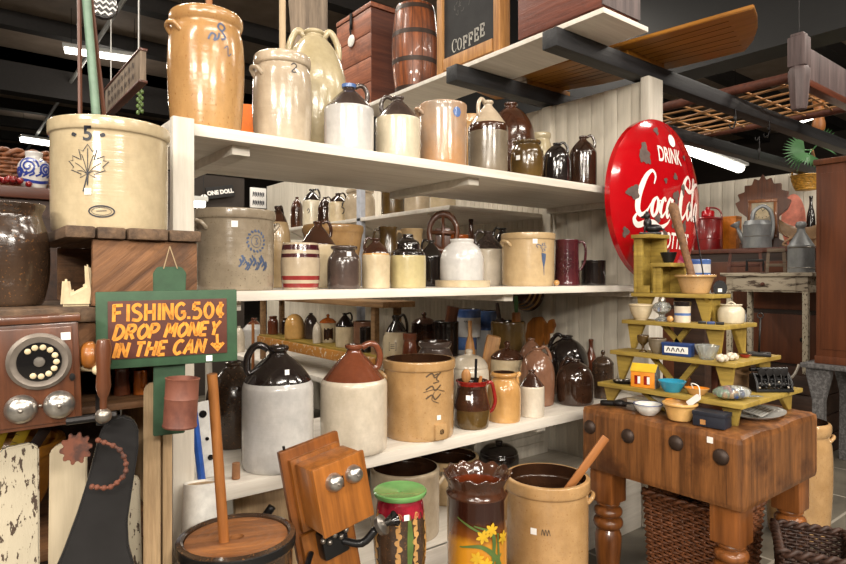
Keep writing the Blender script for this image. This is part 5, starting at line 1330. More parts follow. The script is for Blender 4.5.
# things on the block top
G = 'small goods on the butcher block top'
p = at(648, 0, X=2.255); p.z = BT + .0005
q = pot('enamel_bowl', 'white enamel bowl with dark rim on the butcher block', 648, 30, 0, 'bowl', ['whitepaint', 'bluetin'], loc=p, cat='bowl', grp=G, h=.045, split=(.93,), inner='whitepaint')
p = at(680, 0, X=2.27); p.z = BT + .0005
q = pot('fluted_bowl', 'yellow-ochre fluted bowl holding carved spoons on the butcher block', 681, 37, 0, 'mortar', ['honey'], loc=p, cat='bowl', grp=G, h=.068, inner='ochre')
for k in range(18):
    a = PI * .15 + k * PI * .7 / 18; m = M(); m.tube([((q.r - .004 - .02 * (1 - z / q.h)) * math.cos(a), (q.r - .004 - .02 * (1 - z / q.h)) * math.sin(a), z + .003) for z in (.03, .05, .068)], .004, 6); m.out('flute', 'amber', q.o, ang=180)
p2 = at(693, 398, X=2.195); 
e = empty('paper_tag', 'white paper tag with string hanging at the yellow fluted bowl', 'tag', (2.198, p2.y, p2.z), rot=(0, 0, -PI / 2)); e.rotation_euler = (.0, math.radians(-40), -PI / 2)
m = M(); m.prism([(-.032, -.012), (.024, -.012), (.034, 0), (.024, .012), (-.032, .012)], -.0008, .0008); m.out('card', 'paperwhite', e)
m = M(); m.tube([(.03, 0, 0), (.05, -.002, .03), (.03, .004, .055), (.015, .02, .04)], .0022, 6, smooth=5); m.out('string', 'paperwhite', e, ang=180)
e.location = at(694, 400, X=2.262)
e = bits('dark_box', 'dark blue-black box with small label on the butcher block', 'box', Vector((2.265, at(712, 0, X=2.265).y, BT + .0005)), -PI / 2 + .1, G)
M().box(-.058, .058, -.035, .035, 0, .045, b=.003).out('body', 'navybox', e); M().box(-.06, .06, -.037, .037, .04, .056, b=.003).out('lid', 'navybox', e); M().box(-.03, -.01, -.0362, -.0352, .008, .026).out('label', 'pine', e)
e = bits('white_box', 'cream cardboard box beneath the lowest step', 'box', Vector((2.42, at(664, 0, X=2.42).y, BT + .0005)), -PI / 2 + .3, G)
M().box(-.05, .05, -.04, .04, 0, .035, b=.002).out('body', 'cream', e); M().box(-.052, .052, -.042, .042, .03, .052, b=.002).out('lid', 'whiteboard', e)
e = bits('cardboard_box', 'flat white box beside the cream cardboard box', 'box', Vector((2.40, at(640, 0, X=2.40).y, BT + .0005)), -PI / 2 - .1, G)
M().box(-.045, .04, -.03, .03, 0, .022, b=.002).out('body', 'whiteboard', e); M().box(-.046, .041, -.031, .031, .018, .027).out('lid', 'cream', e)
p = Vector((2.27, at(617, 0, X=2.27).y, BT + .012))
e = bits('iron_nippers', 'dark iron hand tool lying at the left end of the butcher block', 'tool', p, -PI / 2 + .3, G)
m = M(); m.tube([(-.07, 0, 0), (.02, .005, .004), (.07, .03, .0)], .011, 8, smooth=4); m.out('handle', 'iron', e, ang=180)
m = M(); m.tube([(-.07, .02, 0), (.02, -.005, .01), (.075, -.02, .0)], .009, 8, smooth=4); m.out('handle', 'blackmetal', e, ang=180)
M().ball((.01, 0, .008), .02, sc=(1.4, 1, .7)).out('joint', 'iron', e); M().box(.05, .085, -.035, -.01, -.01, .012, b=.003).out('jaw', 'nickel', e)
# platter with silverware
p = at(762, 0, Y=1.13); p.z = BT + .0005
e = bits('silver_platter', 'oval silver platter with flatware on the right of the butcher block', 'platter', Vector((2.60, 1.10, BT + .0005)), .1, G)
m = M(); m.lathe([(0, 0), (.09, 0), (.115, .012), (.118, .014), (.112, .013), (.088, .004), (0, .004)], 44, mat=Matrix.Diagonal((1.3, .8, 1, 1))); m.out('dish', 'silverware', e)
for k in range(6):
    o = empty('table_knife', ['silver knife lying nearest on the oval platter', 'silver knife second on the oval platter', 'silver knife in the middle of the oval platter', 'silver knife beside the middle one on the platter', 'silver knife near the far rim of the platter', 'silver knife at the far rim of the oval platter'][k], 'knife', Vector((2.60 + .01 * k - .03, 1.055 + .017 * k, BT + .017)), .12, 'flatware on the oval platter')
    M().box(-.08, .0, -.006, .006, 0, .004, b=.0015).out('blade', 'silverware', o); M().box(0, .07, -.005, .005, -.001, .006, b=.002).out('handle', 'nickel', o)

p = Vector((2.72, 1.40, BT + .0005))
for k, (dy, hgt, mt, lab) in enumerate(((0, .19, 'redcratex', 'red-brown upright book seen through the slats of the display'), (-.035, .2, 'mahog', 'brown upright book between the others behind the slats'), (-.07, .17, 'leather', 'tan upright book nearest the corner behind the slats'))):
    e = empty('book', lab, 'book', (2.72, 1.30 + dy, BT + .0005), -.1, 'books standing behind the display slats')
    M().box(-.07, .07, -.013, .013, 0, hgt, b=.002).out('cover', mt, e); M().box(-.064, .0705, -.0105, .0105, .004, hgt + .0005).out('pages', 'cream', e)
e = empty('wooden_plane', 'dark wooden hand plane under the second step of the display', 'plane', (2.66, 1.5, BT + .0005), -PI / 2 + .2)
M().box(-.1, .1, -.025, .025, 0, .05, b=.004).out('body', 'darkwood', e); m = M(); m.tube([(.05, 0, .05), (.07, 0, .09), (.04, 0, .1)], .009, 8, smooth=4); m.out('handle', 'oakdark', e, ang=180)
# ------------------------------------------------------------------ round red sign
c = Vector((2.975, 1.765, 1.852)); RR = .43
e = empty('button_sign', 'round red enamel soft-drink sign with white script and chipped spots', 'sign', c, 0)
def dome(r): return -.062 * (1 - (min(r, RR) / RR) ** 2) ** .8 - .0
prof = [(RR - .012, .03), (RR, .03)] + [(RR, .0)] + [(RR * (1 - k / 16), dome(RR * (1 - k / 16))) for k in range(1, 17)]
T = Matrix(((1, 0, 0, 0), (0, 0, 1, 0), (0, 1, 0, 0), (0, 0, 0, 1)))
m = M(); m.lathe(prof, 96, mat=T); m.out('disc', 'enamelred', e, ang=50)
def sg(x, z, off=.0022): return Vector((x, dome(math.hypot(x, z)) - off, z))
m = M(); m.text('DRINK', .115, sg, .035, .2, bold=.002, wide=.66, cuts=2); m.out('lettering', 'signwhite', e, ang=180)
m = M(); m.text('IN BOTTLES', .118, sg, .035, -.25, bold=.002, wide=.66, cuts=2); m.out('lettering', 'signwhite', e, ang=180)
# the flowing script, stroke by stroke (unit letters, then scaled)
SX, SZ, OX, OZ = .0585, .074, -.3, -.1
def K(pts): return [(OX + x * SX + .012 * (z), OZ + z * SZ, w * SX * 1.2) for x, z, w in pts]
C1 = [(2.35, 2.35, .1), (2.5, 2.9, .2), (2.0, 3.25, .22), (1.2, 2.75, .4), (.55, 1.6, .55), (.55, .6, .5), (1.1, .15, .35), (1.75, .45, .2), (2.2, 1.0, .08)]
O1 = [(2.9, 1.45, .15), (2.45, 1.1, .34), (2.4, .5, .36), (2.75, .12, .2), (3.15, .5, .32), (3.2, 1.1, .34), (2.9, 1.45, .15), (3.1, 1.2, .1), (3.6, 1.25, .08)]
c1 = [(4.3, 1.2, .2), (4.1, 1.45, .2), (3.75, 1.1, .34), (3.65, .5, .36), (3.95, .12, .24), (4.35, .4, .12), (4.6, .8, .06)]
a1 = [(5.3, 1.2, .12), (5.0, 1.45, .2), (4.7, 1.0, .34), (4.65, .4, .34), (4.9, .12, .2), (5.25, .6, .12)]
a1b = [(5.42, 1.45, .26), (5.32, .8, .34), (5.36, .3, .3), (5.6, .12, .16), (5.85, .5, .08), (6.1, .85, .12), (6.45, .8, .16)]
C2 = [(8.55, 2.3, .1), (8.75, 2.9, .2), (8.3, 3.3, .22), (7.5, 2.8, .38), (6.95, 1.6, .52), (6.95, .6, .48), (7.4, .15, .32), (8.0, .5, .18), (8.3, 1.0, .08)]
O2 = [(8.85, 1.45, .15), (8.45, 1.1, .32), (8.4, .5, .34), (8.72, .12, .2), (9.1, .5, .3), (9.15, 1.1, .32), (8.85, 1.45, .15), (9.2, 1.1, .08)]
l1 = [(9.3, .9, .06), (9.75, 2.3, .14), (9.8, 3.1, .2), (9.5, 3.2, .14), (9.42, 2.4, .3), (9.42, .8, .34), (9.5, .25, .26), (9.75, .15, .12), (9.95, .5, .06)]
a2 = [(10.65, 1.2, .12), (10.4, 1.45, .2), (10.1, 1.0, .32), (10.05, .4, .32), (10.3, .12, .2), (10.6, .6, .12)]
a2b = [(10.78, 1.45, .24), (10.7, .8, .32), (10.74, .3, .26), (10.95, .15, .12), (11.15, .45, .04)]
sw1 = [(.72, .35, .1), (.35, -.15, .3), (.9, -.55, .42), (1.9, -.35, .42), (2.9, -.32, .36), (3.9, -.62, .36), (4.9, -.35, .2), (5.3, .02, .05)]
sw2 = [(6.95, 2.0, .1), (7.4, 2.55, .26), (8.3, 2.25, .34), (9.0, 2.25, .3), (10.0, 2.75, .3), (10.7, 2.95, .2), (11.1, 2.65, .05)]
for nm, st in (('script_lettering', (C1, O1, c1, a1, a1b)), ('script_lettering', (C2, O2, l1, a2, a2b)), ('script_swash', (sw1,)), ('script_swash', (sw2,))):
    m = M()
    for s_ in st: m.ribbon(K(s_), .01, lambda x, z: sg(x, z, .0024), n=9)
    m.out(nm, 'signwhite', e, ang=180)
for (x, z, r, sc) in ((-.19, .22, .04, 1.4), (-.06, .36, .02, 1), (-.29, .02, .042, .8), (.07, .02, .03, 1.2), (.07, .13, .02, .9), (.07, -.12, .034, 1.0), (-.03, -.18, .022, 1), (.02, -.28, .022, 1), (-.1, -.1, .022, 1), (.17, -.13, .026, 1.2), (.23, -.02, .018, 1.3), (-.33, -.18, .02, 1.2), (.2, .25, .014, 1), (.15, .07, .02, 1.5), (-.03, .1, .014, 1), (-.24, -.24, .03, 1.3)):
    ph = R.uniform(0, 6); m = M()
    m.fill([(x + r * (1 + .22 * math.sin(3 * a + ph) + .13 * math.sin(5 * a + 2 * ph) + .1 * math.sin(8 * a)) * math.cos(a), z + r * sc * (1 + .22 * math.sin(3 * a + ph) + .12 * math.sin(7 * a)) * math.sin(a)) for a in [k * PI / 14 for k in range(28)]], lambda a, b: sg(a, b, .003))
    m.out('chipped_spot', 'chipgrey', e, ang=180)
m = M(); m.fill([(.075 + .034 * math.cos(a), .325 + .034 * math.sin(a)) for a in [k * PI / 10 for k in range(20)]], lambda a, b: sg(a, b, .005)); m.out('price_tag', 'paperwhite', e, ang=180)
m = M(); m.ribbon([(.075, .355), (.07, .385), (.04, .41)], .004, lambda a, b: sg(a, b, .005)); m.out('tag_string', 'iron', e, ang=180)
# ------------------------------------------------------------------ right-hand background
# distressed table standing on a crate
t = empty('side_table', 'chipped white side table with one drawer raised on a dark crate', 'table', (5.4, 2.15, .70))
o_ = Vector((5.4, 2.15, .70))
def rt(m, n, mat, par=t): o = m.out(n, mat, par); o.location = -o_; return o
rt(M().box(5.17, 5.65, 1.8, 2.5, 1.455, 1.485, b=.005), 'tabletop', 'chiptable')
rt(M().box(5.2, 5.62, 1.84, 2.46, 1.33, 1.455, b=.003), 'apron', 'chiptable')
d_ = rt(M().box(5.188, 5.2, 1.92, 2.4, 1.345, 1.44, b=.004), 'drawer', 'chiptable')
M().ball((5.178, 2.16, 1.392), .016).out('knob', 'rust', d_)
for x in (5.2, 5.585):
    for y in (1.84, 2.42): rt(M().box(x, x + .04, y, y + .04, .70, 1.34, b=.004), 'leg', 'chipwhite')
e = empty('wooden_crate', 'dark plank crate under the chipped white table', 'crate', (5.4, 2.15, FLOOR))
for k in range(4): M().box(-.26, .24, -.42, .42, .002 + k * .15, .145 + k * .15, b=.004).out('plank', 'darkwood', e)
# dark dresser behind
e = empty('dresser', 'long dark wooden dresser behind the chipped table', 'dresser', (6.0, 2.75, FLOOR))
M().box(-.3, .3, -1.15, 1.0, 0, 1.57, b=.005).out('carcass', 'darkwood', e); M().box(-.32, .32, -1.17, 1.02, 1.57, 1.61, b=.006).out('top', 'redcratex', e)
for k in range(3):
    dr = M().box(-.315, -.3, -1.1, .95, .15 + k * .46, .57 + k * .46, b=.005).out('drawer', 'cabinet', e)
    for y in (-.7, .5): M().ball((-.325, y, .36 + k * .46), .02).out('knob', 'iron', dr)
TZ_ = FLOOR + 1.6105
# mantel clock
e = empty('mantel_clock', 'carved brown gingerbread clock on the dark dresser', 'clock', (6.0, at(763, 0, X=6.0).y, TZ_), -PI / 2 + .3)
prof = [(-.2, 0), (.2, 0), (.19, .06), (.13, .09), (.13, .3), (.2, .36), (.23, .44), (.19, .46), (.21, .52), (.15, .54), (.15, .6), (.09, .6), (.07, .66), (.03, .64), (0, .7), (-.03, .64), (-.07, .66), (-.09, .6), (-.15, .6), (-.15, .54), (-.21, .52), (-.19, .46), (-.23, .44), (-.2, .36), (-.13, .3), (-.13, .09), (-.19, .06)]
m = M(); m.prism(prof, -.03, .03, b=.004); m.out('carved_case', 'mahog', e)
m = M(); m.box(-.12, .12, -.045, -.03, .1, .13, b=.003); m.box(-.12, .12, -.045, -.03, .43, .46, b=.003); m.box(-.12, -.09, -.045, -.03, .13, .43, b=.003); m.box(.09, .12, -.045, -.03, .13, .43, b=.003); m.out('door_frame', 'oakdark', e)
fc = M().box(-.09, .09, -.036, -.0305, .13, .43).out('face_panel', 'clockface', e)
m = M(); m.lathe([(0, 0), (.07, 0), (.072, .004)], 30, mat=Matrix.Translation((0, -.037, .35)) @ Matrix.Rotation(PI / 2, 4, 'X')); m.out('dial', 'ivory', fc)
m = M()
for k in range(12):
    a = k * PI / 6; m.ribbon([(.055 * math.cos(a), .35 + .055 * math.sin(a)), (.066 * math.cos(a), .35 + .066 * math.sin(a))], .006, lambda x, z: Vector((x, -.0425, z)), n=0)
m.ribbon([(0, .35), (.03, .38)], .005, lambda x, z: Vector((x, -.0425, z)), n=0); m.ribbon([(0, .35), (-.02, .4)], .004, lambda x, z: Vector((x, -.0425, z)), n=0)
m.out('dial_marks', 'ink', fc)
# watering can
p = at(757, 0, X=5.79); p.z = TZ_
e = empty('watering_can', 'grey zinc watering can in front of the carved clock', 'watering can', p, facing(p))
M().lathe([(0, 0), (.115, 0), (.118, .01), (.112, .2), (.116, .21), (.112, .22), (.1, .25), (.098, .25), (.1, .2), (0, .2)], 36).out('body', 'zinc', e)
m = M(); m.tube([(-.04, 0, .25), (-.02, 0, .34), (.05, 0, .38), (.11, 0, .32), (.125, 0, .2), (.11, 0, .08)], .011, 8, smooth=5, flat=1.6); m.out('handle', 'zinc', e, ang=180)
m = M(); m.tube([(-.1, 0, .05), (-.16, -.01, .2)], [.025, .014], 12); m.out('spout', 'zinc', e, ang=180)
m = M(); m.lathe([(.014, 0), (.045, .04), (.045, .05), (0, .055)], 20, mat=Matrix.Translation((-.155, -.01, .19)) @ Matrix.Rotation(-.5, 4, 'Y')); m.out('rose', 'zinc', e)
M().lathe([(.1135, .1), (.119, .105), (.1135, .11)], 36).out('band', 'nickel', e)
# red can
p = at(708, 0, X=5.85); p.z = TZ_
e = empty('fuel_can', 'dark red metal can with cap and handle behind the red sign', 'can', p, facing(p))
M().lathe([(0, 0), (.13, 0), (.132, .01), (.13, .3), (.12, .315), (.04, .33), (0, .33)], 36).out('body', 'canred', e)
M().lathe([(.13, .1), (.135, .105), (.13, .11)], 36).out('rib', 'canred', e); M().lathe([(.13, .29), (.137, .3), (.13, .31)], 36).out('rib', 'canred', e)
M().lathe([(0, .33), (.06, .328), (.06, .37), (.05, .385), (.02, .39), (.02, .42), (0, .42)], 24).out('cap', 'enamelred', e)
m = M(); m.tube([(-.05, 0, .32), (-.02, 0, .4), (.06, 0, .41), (.11, 0, .37), (.125, 0, .28)], .008, 8, smooth=5); m.out('handle', 'canred', e, ang=180)
p = at(731, 0, X=6.05); p.z = TZ_
e = empty('amber_box', 'amber-orange wooden box between the red can and the clock', 'box', p, -PI / 2)
M().box(-.1, .075, -.06, .06, 0, .31, b=.004).out('body', 'amber', e); M().box(-.102, .077, -.062, .062, .31, .33, b=.003).out('lid', 'amber', e)
# saddle shaped leather, pink oval, dark bottle
p = at(804, 0, X=5.98); p.z = TZ_
e = empty('leather_saddle', 'tan leather saddle shape on the dresser near the brown cabinet', 'saddle', p, facing(p)); e.scale = (.8, .8, .85)
m = M()
N1, N2 = 18, 12; g_ = []
for i in range(N1 + 1):
    s_ = -1 + 2 * i / N1; row = []
    for j in range(N2 + 1):
        t_ = -1 + 2 * j / N2
        row.append(m.bm.verts.new((.24 * s_, .12 * t_, .21 + .1 * s_ * s_ - .14 * t_ * t_ + (.05 * max(0, s_ - .5)))))
    g_.append(row)
for i in range(N1):
    for j in range(N2): m.bm.faces.new([g_[i][j], g_[i + 1][j], g_[i + 1][j + 1], g_[i][j + 1]])
bmesh.ops.solidify(m.bm, geom=m.bm.faces[:], thickness=.014)
m.out('seat', 'leather', e, ang=180)
M().box(-.14, .14, -.07, .07, 0, .17, b=.03).out('tree', 'leather', e)
M().ball((.2, 0, .33), .03, sc=(1, 1, 1.5)).out('horn', 'leather', e)
m = M(); m.tube([(-.12, -.12, .1), (-.2, -.14, .03), (-.1, -.15, .012)], .012, 8, smooth=5); m.out('strap', 'leather', e, ang=180)
p = at(789, 0, X=6.17); p.z = TZ_
m = M(); m.prism([(.1 * math.cos(a), .26 + .26 * math.sin(a)) for a in [k * PI / 12 for k in range(24)]], -.01, .01, b=.003)
m.box(-.1, .1, -.03, .03, 0, .02)
o = tag(m.out('oval_board', 'pink', None, p + Vector((.1, 0, .0)), (0, 0, facing(p))), 'pink oval board standing behind the tan saddle', 'board')
p = at(811, 0, X=6.2); p.z = TZ_
pot('glass_bottle', 'dark bottle standing behind the tan saddle beside the brown cabinet', 811, 10, 196, 'bottle', ['black'], loc=p, cat='bottle')
# on the chipped table
p = at(801, 0, X=5.32); p.z = 1.4855
e = empty('oil_can', 'grey galvanised oil can with cone top on the chipped table', 'can', p, facing(p))
M().lathe([(0, 0), (.092, 0), (.094, .01), (.092, .2), (.094, .21), (.03, .32), (.028, .345), (0, .345)], 32).out('body', 'zinc', e)
M().lathe([(0, .345), (.022, .345), (.036, .36), (.04, .38), (.03, .4), (0, .405)], 24).out('knob_cap', 'zinc', e)
for z in (.03, .19): M().lathe([(.0915, z), (.097, z + .006), (.0915, z + .012)], 32).out('seam', 'nickel', e)
for (u, dx, lab, wd, ht, mat) in ((745, 0, 'low red-brown stool-like frame on the left of the chipped table', .13, .2, 'redcratex'), (776, .0, 'small grey wooden stool-like frame on the chipped table beside the oil can', .065, .2, 'greywood')):
    p = at(u, 0, X=5.42); p.z = 1.4855
    e = empty('wooden_stand', lab, 'stand', p, facing(p) )
    M().box(-wd, wd, -.05, .05, ht - .03, ht, b=.004).out('top', mat, e)
    for s_ in (-1, 1): m = M(); m.prism([(s_ * wd - .012, 0), (s_ * wd + .012, 0), (s_ * wd * .85 + .012, ht - .03), (s_ * wd * .85 - .012, ht - .03)], -.04, .04, b=.002); m.out('leg', mat, e)
    M().box(-wd * .9, wd * .9, -.01, .01, .05, .075, b=.003).out('stretcher', mat, e)
p = at(755, 0, X=5.28); p.z = 1.4865
e = empty('iron_clamp', 'dark iron clamp lying on the chipped table', 'clamp', p, facing(p))
m = M(); m.tube([(-.06, 0, .012), (-.06, 0, .1), (.06, 0, .1), (.06, 0, .06)], .012, 8); m.out('bow', 'iron', e); M().tube([(.06, 0, .075), (.06, 0, .012)], .007, 8).out('screw', 'iron', e)
# tall brown cabinet on its iron table
e = empty('iron_table', 'grey iron-legged table carrying the tall brown cabinet', 'table', (4.98, 1.1, FLOOR))
M().box(-.32, .34, -.6, .6, .725, .757, b=.005).out('top', 'granite', e)
for x in (-.26, .26):
    for y in (-.52, .5):
        m = M(); m.prism([(-.04, 0), (.04, 0), (.035, .5), (.075, .68), (.075, .725), (-.075, .725), (-.075, .68), (-.035, .5)], -.03, .03, 'YZ', b=.004, mat=Matrix.Translation((x, y, 0))); m.out('leg', 'granite', e)
e = empty('tall_cabinet', 'tall plain brown wooden cabinet at the right edge', 'cabinet', (4.98, 1.1, FLOOR + .758))
M().box(-.26, .28, -.55, .52, 0, 1.36, b=.005).out('carcass', 'cabinet', e)
M().box(-.275, .295, -.565, .535, 1.36, 1.4, b=.006).out('cornice', 'mahog', e)
M().box(-.268, .29, -.56, .528, 0, .05, b=.004).out('plinth', 'cabinet', e)
M().box(-.266, -.26, -.5, -.01, .1, 1.3, b=.003).out('door', 'cabinet', e); M().box(-.266, -.26, .005, .49, .1, 1.3, b=.003).out('door', 'cabinet', e)
# long varnished boat-like plank overhead
m = M(); A = [(2.84, 1.22), (3.36, 1.47), (3.42, 1.36), (3.3, 1.24), (3.12, 1.16)]
ctr = [(2.85, 1.225), (2.77, 1.84), (2.72, 2.3), (2.70, 2.9), (2.95, 2.95), (3.12, 2.6), (3.23, 2.31), (3.32, 1.8), (3.36, 1.49), (3.25, 1.4), (3.1, 1.315), (2.97, 1.262)]
m.prism(ctr, 2.655, 2.675, 'XY', b=.004)
bt = empty('boat_plank', 'long varnished yellow-brown boat-shaped plank resting above the black beams', 'plank', (3.0, 2.0, 2.62))
o = m.out('deck', 'canoewood', bt); o.location = -Vector((3.0, 2.0, 2.62))
for y in (1.86, 2.52): M().box(-.16, .2, y - 2.0, y + .05 - 2.0, .001, .0355, b=.003).out('batten', 'canoewood', bt)
m = M()
for k in range(6): m.tube([(2.9 + k * .07 , 1.36 + k * .02, 2.6545), (2.78 + k * .05, 2.7, 2.6545)], .0014, 4)
o = m.out('seam', 'darkwood', bt); o.location = -Vector((3.0, 2.0, 2.62))
# rope-laced bamboo frame
e = empty('laced_frame', 'wooden bed-like frame laced with cane lying across the black beams', 'frame', (4.5, 2.1, 2.62))
for (a, b_) in (((-.5, -.62), (-.5, .7)), ((.55, -.62), (.55, .7)), ((-.5, -.62), (.55, -.62)), ((-.5, .7), (.55, .7))):
    M().tube([(a[0], a[1], .032), (b_[0], b_[1], .032)], .03, 10).out('rail', 'redcratex', e)
for k in range(6):
    x = -.38 + k * .155; m = M(); m.tube([(x, -.62, .02), (x + R.uniform(-.03, .03), 0, .012), (x + R.uniform(-.04, .04), .7, .02)], .008, 6, smooth=3); m.out('cane', 'bamboo', e, ang=180)
for k in range(6):
    y = -.5 + k * .21; m = M(); m.tube([(-.5, y, .03), (0, y + R.uniform(-.03, .03), .018), (.55, y + R.uniform(-.04, .04), .03)], .008, 6, smooth=3); m.out('cane', 'bamboo', e, ang=180)
for k in range(3):
    m = M(); m.tube([(-.45 + k * .3, -.55, .004), (-.1 + k * .3, .6, .004)], .006, 6); m.out('cane', 'bamboo', e)
# purple-grey bed end hung on wires
e = empty('bed_end', 'purple-grey painted bed post with rail hanging on wires by the cane frame', 'bed end', (3.72, 1.36, 2.376))
def post(x):
    m = M(); m.box(x - .045, x + .045, -.045, .045, .235, .4, b=.008); m.lathe([(0, 0), (.036, 0), (.044, .02), (.056, .17), (.058, .21), (.046, .236), (0, .236)], 8, mat=Matrix.Translation((x, 0, 0))); m.box(x - .034, x + .034, -.034, .034, .4, .42, b=.008); m.out('post', 'purplepaint', e)
post(0); post(1.1)
M().box(.046, 1.054, -.02, .02, .175, .36, b=.005).out('rail', 'purplepaint', e)
M().box(.046, 1.054, -.035, .025, .135, .1745, b=.004).out('lower_rail', 'mahogx', e)
for x in (0, 1.1): M().tube([(x, 0, .415), (x, 0, 4.985 - 2.376)], .0025, 6).out('wire', 'iron', e)
p = at(840, 0, X=5.55)
e = empty('turned_leg', 'pale brown turned furniture leg standing on the black beam above the cabinet', 'leg', (p.x, 1.885, 2.621))
M().lathe([(r * 1.15, z) for r, z in chaikin([(0, 0), (.03, 0), (.045, .05), (.03, .12), (.028, .2), (.05, .28), (.055, .33), (.03, .36), (.03, .4), (0, .4)], 2)], 20).out('turning', 'stick', e)
M().lathe([(0, .4), (.022, .4), (.02, .43), (0, .432)], 16).out('peg', 'stick', e)
# hooks hanging from beams
for u, vb, y, lab in ((735, 128, 1.83, 'black iron hook hanging left of the others under the beam'), (769, 137, 1.83, 'long black iron hook hanging mid-way along the beam'), (759, 140, 2.49, 'short iron hook hanging under the second beam')):
    p = at(u, vb, Y=y)
    L = 2.53 - p.z
    e = empty('iron_hook', lab, 'hook', p, facing(p), 'iron hooks hanging from the beams')
    m = M(); m.tube([(0, 0, L), (.005, 0, L * .5), (0, 0, .03), (-.012, 0, .0), (-.03, 0, .01), (-.03, 0, .03)], .0055, 6, smooth=4); m.out('rod', 'iron', e, ang=180)
    M().box(-.01, .01, -.006, .006, L * .45, L * .62, b=.002).out('joint', 'iron', e)
# straw basket hung from second beam
p = at(806, 190, Y=2.53)
e = empty('straw_basket', 'yellow straw basket with hoop handle hanging above the saddle', 'basket', p, facing(p))
m = M()
for k in range(9):
    z = .01 + k * .017; r_ = .09 + .045 * (k / 8) ** .7
    m.tube([((r_ + .004 * (1 if (i + k) % 2 else -1)) * math.cos(i * PI / 20), (r_ + .004 * (1 if (i + k) % 2 else -1)) * math.sin(i * PI / 20), z) for i in range(40)], .0095, 5, closed=True)
m.lathe([(0, 0), (.095, 0), (.095, .008), (0, .008)], 24); m.out('woven_body', 'straw', e, ang=180)
m = M(); m.tube([(-.13, 0, .14), (-.1, 0, .28), (0, 0, .33), (.1, 0, .28), (.13, 0, .14)], .009, 8, smooth=5); m.out('hoop_handle', 'straw', e, ang=180)
M().tube([(0, 0, .33), (0, 0, 2.53 - p.z)], .003).out('wire', 'iron', e)
# artificial palm bunch
p = at(812, 150, Y=2.3)
e = empty('palm_bunch', 'bunch of green palm fronds hanging by the second beam', 'plant', p, facing(p))
M().tube([(0, 0, 0), (.02, .2, 2.62 - p.z)], .014).out('stem', 'bamboo', e)
for f_i, (ax, ay, az, L, rot) in enumerate(((-.9, -.3, .05, .2, .3), (.7, -.3, .7, .18, -.4), (-.3, -.5, -.5, .17, .1))):
    m = M(); d_ = Vector((ax, ay, az)).normalized(); side = d_.cross(Vector((0, 1, 0))).normalized()
    for k in range(15):
        a = -1.25 + k * 2.5 / 14; q_ = (d_ * math.cos(a) + side * math.sin(a)); w_ = q_.cross(Vector((0, 1, 0))).normalized() * .011
        c_ = d_ * .06
        tip = c_ + q_ * L + Vector((0, -.02, -.03 * abs(a)))
        mid = c_ + q_ * L * .55 + Vector((0, .006, 0))
        vs = [m.bm.verts.new(c_), m.bm.verts.new(mid + w_), m.bm.verts.new(tip), m.bm.verts.new(mid - w_)]; m.bm.faces.new(vs)
    m.out('frond', 'palm', e, ang=180)
    M().tube([(0, 0, 0), d_ * .07], .006).out('stalk', 'palm', e)

# ------------------------------------------------------------------ left group
st = empty('crate_stand', 'rough wooden crate stand at the left with open shelves of mugs', 'stand', (.12, 1.7, FLOOR)); o_ = Vector((.12, 1.7, FLOOR))
def lf(m, n, mat): o = m.out(n, mat, st); o.location = -o_; return o
lf(M().box(-.3, .255, 1.44, 1.95, 1.355, 1.385, b=.005), 'top_plank', 'plankbrown'); lf(M().box(.258, .442, 1.47, 1.95, 1.355, 1.383, b=.005), 'top_plank', 'barn')
lf(M().box(-.28, .33, 1.452, 1.47, 1.25, 1.354, b=.003), 'front_board', 'barndiag')
lf(M().box(-.28, .40, 1.5, 1.93, 1.15, 1.166, b=.003), 'shelf', 'barn'); lf(M().box(-.28, .40, 1.5, 1.93, .85, .875, b=.003), 'shelf', 'barn')
for x in (-.3, .402): lf(M().box(x, x + .022, 1.5, 1.93, FLOOR, 1.354, b=.003), 'side_board', 'board')
lf(M().box(-.27, .40, 1.925, 1.945, FLOOR, 1.354), 'back_board', 'darkwood')
# upper crate
e = empty('wooden_crate', 'open-ended wooden crate carrying the leaf-stamped crock', 'crate', (.37, 1.77, 1.3855))
M().box(-.115, .112, -.27, -.252, 0, .148, b=.003).out('front_board', 'barndiag', e); M().box(-.115, .112, .25, .268, 0, .148, b=.003).out('back_board', 'barn', e)
M().box(.095, .113, -.25, .249, 0, .148, b=.003).out('side_board', 'barn', e); M().box(-.115, .095, -.25, .249, 0, .012).out('floor_board', 'barn', e)
for k, (a, c_) in enumerate(((-.17, -.112), (-.108, -.05), (-.046, .04), (.043, .118))): M().box(a, c_, -.29 + .006 * (k % 2), .285, .149, .175, b=.005).out('top_plank', 'plankbrown', e)
